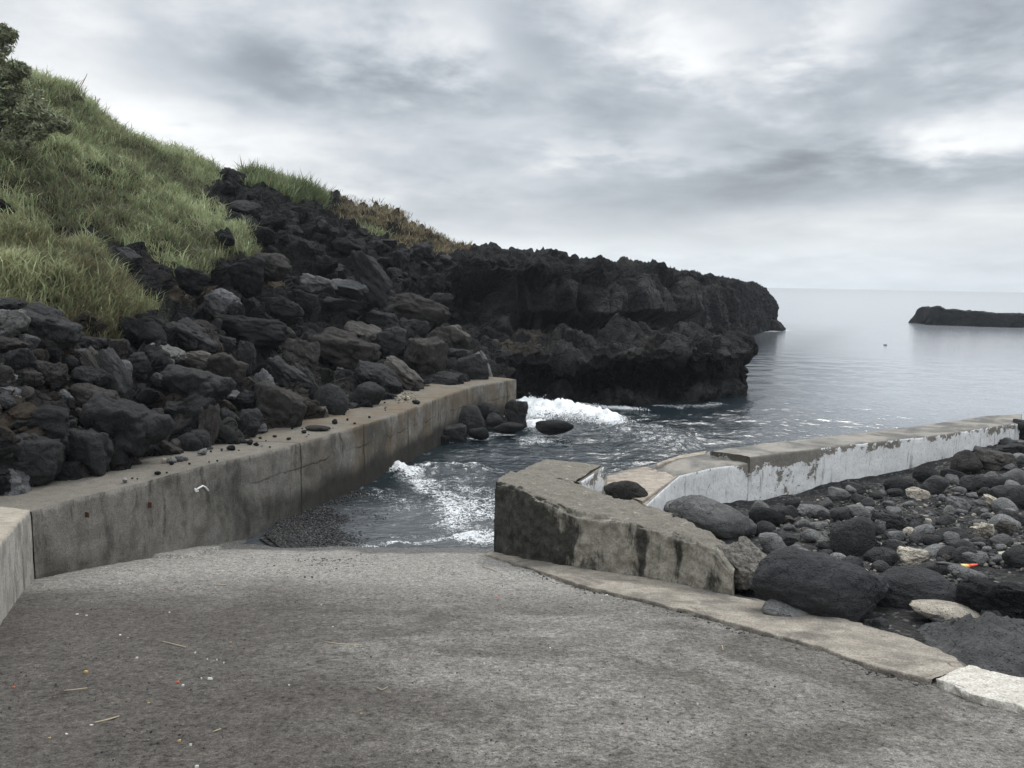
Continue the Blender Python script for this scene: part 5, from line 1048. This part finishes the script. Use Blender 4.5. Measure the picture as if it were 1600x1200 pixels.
for pts, r, lb in ((((253,1002),(270,1006),(290,1011)),.004,"long pale straw lying across the ramp"),(((100,1079),(120,1077),(136,1075)),.004,"brown stick lying near the dry leaf on the ramp"),(((148,1129),(170,1124),(186,1119)),.005,"forked yellowish straw near the bottom of the ramp"),(((333,1143),(345,1139)),.004,"short white straw low on the ramp"),(((508,1003),(530,1006),(566,1008)),.005,"long bent straw in the middle of the ramp"),(((336,914),(354,914)),.005,"short white stick near the pale top of the ramp"),(((589,1074),(597,1078),(606,1073)),.003,"small white V-bent straw in the middle of the ramp"),(((754,885),(770,890),(776,893)),.006,"twisted brown straw at the end of the kerb strip"),(((1128,1008),(1130,1016)),.004,"little bent white straw near the kerb strip"),(((1224,858+150),(1230,1010)),.004,"little pale stick beside the kerb strip")):
    link("straw", tube("straw", [RP(x_, y_, 0.008) for x_, y_ in pts], r, M['stick'], 5), None, lb, "straw")
# orange tipped float on the beach
fy = cast(1495, 886, ('beach',)); fY = fy[1] if fy is not None else 10.0
fl = empty("plastic_float", P(1495, 887, fY), "tapered black plastic float with an amber band and orange-red tip among beach stones", "float")
def fseg(name, pxs, rs_, mat): adopt(link(name, tube(name, [P(x_, y_, fY-0.25) for x_, y_ in pxs], rs_, M[mat], 10, 0.7)), fl)
fseg("body", ((1462,880),(1474,880),(1488,884),(1501,885)), [0.012, 0.026, 0.040, 0.042], 'blackplastic')
fseg("band", ((1500,885),(1507,884.5),(1514,884)), [0.0425, 0.036, 0.028], 'amber')
fseg("tip", ((1513,884),(1520,883),(1527,882)), [0.029, 0.023, 0.014], 'red')
# pale shells on the far walkway
sp = np.stack([NR.normal(634, 8, 160), NR.normal(621, 4, 160)], 1); hp = [cast(x_, y_, ('walk',)) for x_, y_ in sp]; hp = np.array([h_ for h_ in hp if h_ is not None])
pebbles("debris", hp, 0.015, 0.05, [(0.32, 0.29, 0.22), (0.22, 0.19, 0.14), (0.1, 0.09, 0.07)], "pale broken rubble heap on the far walkway")

# ------------------------------------------------------------------ light and sky
SUN_AZ, SUN_EL = math.radians(22), math.radians(48)
w = bpy.data.worlds.new("World"); S.world = w; w.use_nodes = True; b = NB(w.node_tree); bg = w.node_tree.nodes['Background']; out = w.node_tree.nodes['World Output']
sky = b.node('ShaderNodeTexSky', sky_type='NISHITA'); sky.sun_disc = False; sky.sun_elevation = SUN_EL; sky.sun_rotation = SUN_AZ
b.l.new(sky.outputs[0], bg.inputs[0]); bg.inputs[1].default_value = 0.08
dirv = b.node('ShaderNodeTexCoord').outputs['Generated']; s = b.sep(dirv)
el = b.math('ARCSINE', s[2]); azm = b.math('ARCTAN2', s[0], s[1])
inv = b.math('DIVIDE', 1.0, b.math('ADD', b.math('MAXIMUM', s[2], 0.0), 0.20))
plane = b.node('ShaderNodeCombineXYZ'); b.put(plane.inputs[0], b.math('MULTIPLY', s[0], inv)); b.put(plane.inputs[1], b.math('MULTIPLY', s[1], inv)); pl = plane.outputs[0]
na = b.noise(pl, 0.95, 6, 0.52, 0.3); nb = b.noise(b.vmath('ADD', pl, (7.1, 3.3, 1.2)), 2.3, 6, 0.57, 0.2); nc = b.noise(b.vmath('ADD', pl, (1.1, 9.3, 4.2)), 6.0, 5, 0.52, 0.1)
azd = b.math('ADD', azm, b.math('MULTIPLY', b.math('SUBTRACT', nb, 0.5), 0.28)); eld = b.math('ADD', el, b.math('MULTIPLY', b.math('SUBTRACT', nc, 0.5), b.rng(el, 0.03, 0.2, 0.0, 0.09))); eld = b.math('ADD', eld, b.math('MULTIPLY', b.math('SUBTRACT', nb, 0.5), 0.06))
def blob(px, py, wx, wy, amp):
    d = ray(px, py); d = d/np.linalg.norm(d); a0, e0 = math.atan2(d[0], d[1]), math.asin(d[2])
    q1 = b.math('MULTIPLY', b.math('SUBTRACT', azd, a0), F/wx); q2 = b.math('MULTIPLY', b.math('SUBTRACT', eld, e0), F/wy)
    r2 = b.math('ADD', b.math('MULTIPLY', q1, q1), b.math('MULTIPLY', q2, q2)); return b.math('MULTIPLY', b.math('EXPONENT', b.math('MULTIPLY', r2, -1.0)), amp)
v = b.math('ADD', b.rng(el, 0.0, 0.12, 0.825, 0.765), b.math('MULTIPLY', b.math('SUBTRACT', na, 0.5), b.rng(el, 0.02, 0.14, 0.16, 0.42)))
v = b.math('ADD', v, b.math('MULTIPLY', b.math('SUBTRACT', nb, 0.5), b.rng(el, 0.02, 0.15, 0.12, 0.44))); v = b.math('ADD', v, b.math('MULTIPLY', b.math('SUBTRACT', nc, 0.5), b.rng(el, 0.06, 0.2, 0.0, 0.13)))
for q_ in ((1085,80,75,45,.17),(1290,55,75,55,.17),(690,72,130,50,.15),(1535,212,110,28,.09),(60,80,210,150,.12),(300,205,260,50,.07),(950,232,110,20,.05),(400,100,200,60,-.13),(500,150,130,30,-.07),(840,60,110,65,-.16),(1430,110,100,80,-.13),(1190,170,110,50,-.09),(1180,285,330,50,-.14),(720,170,260,40,-.04),(500,285,260,30,.03),(850,330,500,24,-.03),(1330,335,220,22,.04),(800,392,500,14,.05),(1450,270,160,30,-.06)):
    v = b.math('ADD', v, blob(*q_))
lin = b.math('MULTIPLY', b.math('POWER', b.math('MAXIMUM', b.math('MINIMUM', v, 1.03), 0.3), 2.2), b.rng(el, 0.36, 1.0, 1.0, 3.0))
tint = b.mix(b.rng(v, 0.62, 0.95), (0.905, 0.985, 1.08), (0.99, 1.0, 1.0)); tint = b.mix(b.rng(el, 0.0, 0.09), (0.90, 0.99, 1.08), tint)
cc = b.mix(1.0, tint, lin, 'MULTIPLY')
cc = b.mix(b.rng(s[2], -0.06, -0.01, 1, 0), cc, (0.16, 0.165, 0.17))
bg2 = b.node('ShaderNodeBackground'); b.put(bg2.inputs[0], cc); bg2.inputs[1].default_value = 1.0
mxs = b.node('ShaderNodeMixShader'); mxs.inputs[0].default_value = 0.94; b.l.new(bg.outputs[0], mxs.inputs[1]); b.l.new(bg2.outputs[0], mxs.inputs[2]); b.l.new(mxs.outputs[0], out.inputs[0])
sd_ = bpy.data.lights.new("sun", 'SUN'); sd_.energy = 1.3; sd_.angle = math.radians(18); sd_.color = (1.0, 0.96, 0.90); so = bpy.data.objects.new("sun", sd_); COL.objects.link(so)
dv = Vector((math.sin(SUN_AZ)*math.cos(SUN_EL), math.cos(SUN_AZ)*math.cos(SUN_EL), math.sin(SUN_EL))); so.rotation_euler = dv.to_track_quat('Z', 'Y').to_euler()
S.view_settings.view_transform = 'Standard'; S.view_settings.look = 'None'; S.view_settings.exposure = 0.36; S.view_settings.gamma = 1.0
S.render.engine = 'CYCLES'; S.cycles.max_bounces = 5; S.cycles.diffuse_bounces = 3; S.cycles.glossy_bounces = 3; S.cycles.transmission_bounces = 2; S.cycles.use_denoising = True

# thin sea air
hv = np.array([(x_, y_, z_) for x_ in (-70, 130) for y_ in (-14, 150) for z_ in (-2.5, 22)], float)
hz_ = bpy.data.materials.new("sea_air"); hz_.use_nodes = True; ht = hz_.node_tree; ht.nodes.remove(ht.nodes['Principled BSDF']); pv = ht.nodes.new('ShaderNodeVolumePrincipled'); pv.inputs['Color'].default_value = (0.86, 0.93, 1.0, 1); pv.inputs['Density'].default_value = 0.00042
ht.links.new(pv.outputs[0], ht.nodes['Material Output'].inputs['Volume'])
link("haze", mesh("haze", hv, [(0, 1, 3, 2), (4, 6, 7, 5), (0, 4, 5, 1), (2, 3, 7, 6), (0, 2, 6, 4), (1, 5, 7, 3)], hz_, False), kind="stuff", label="thin pale sea haze over the cove")
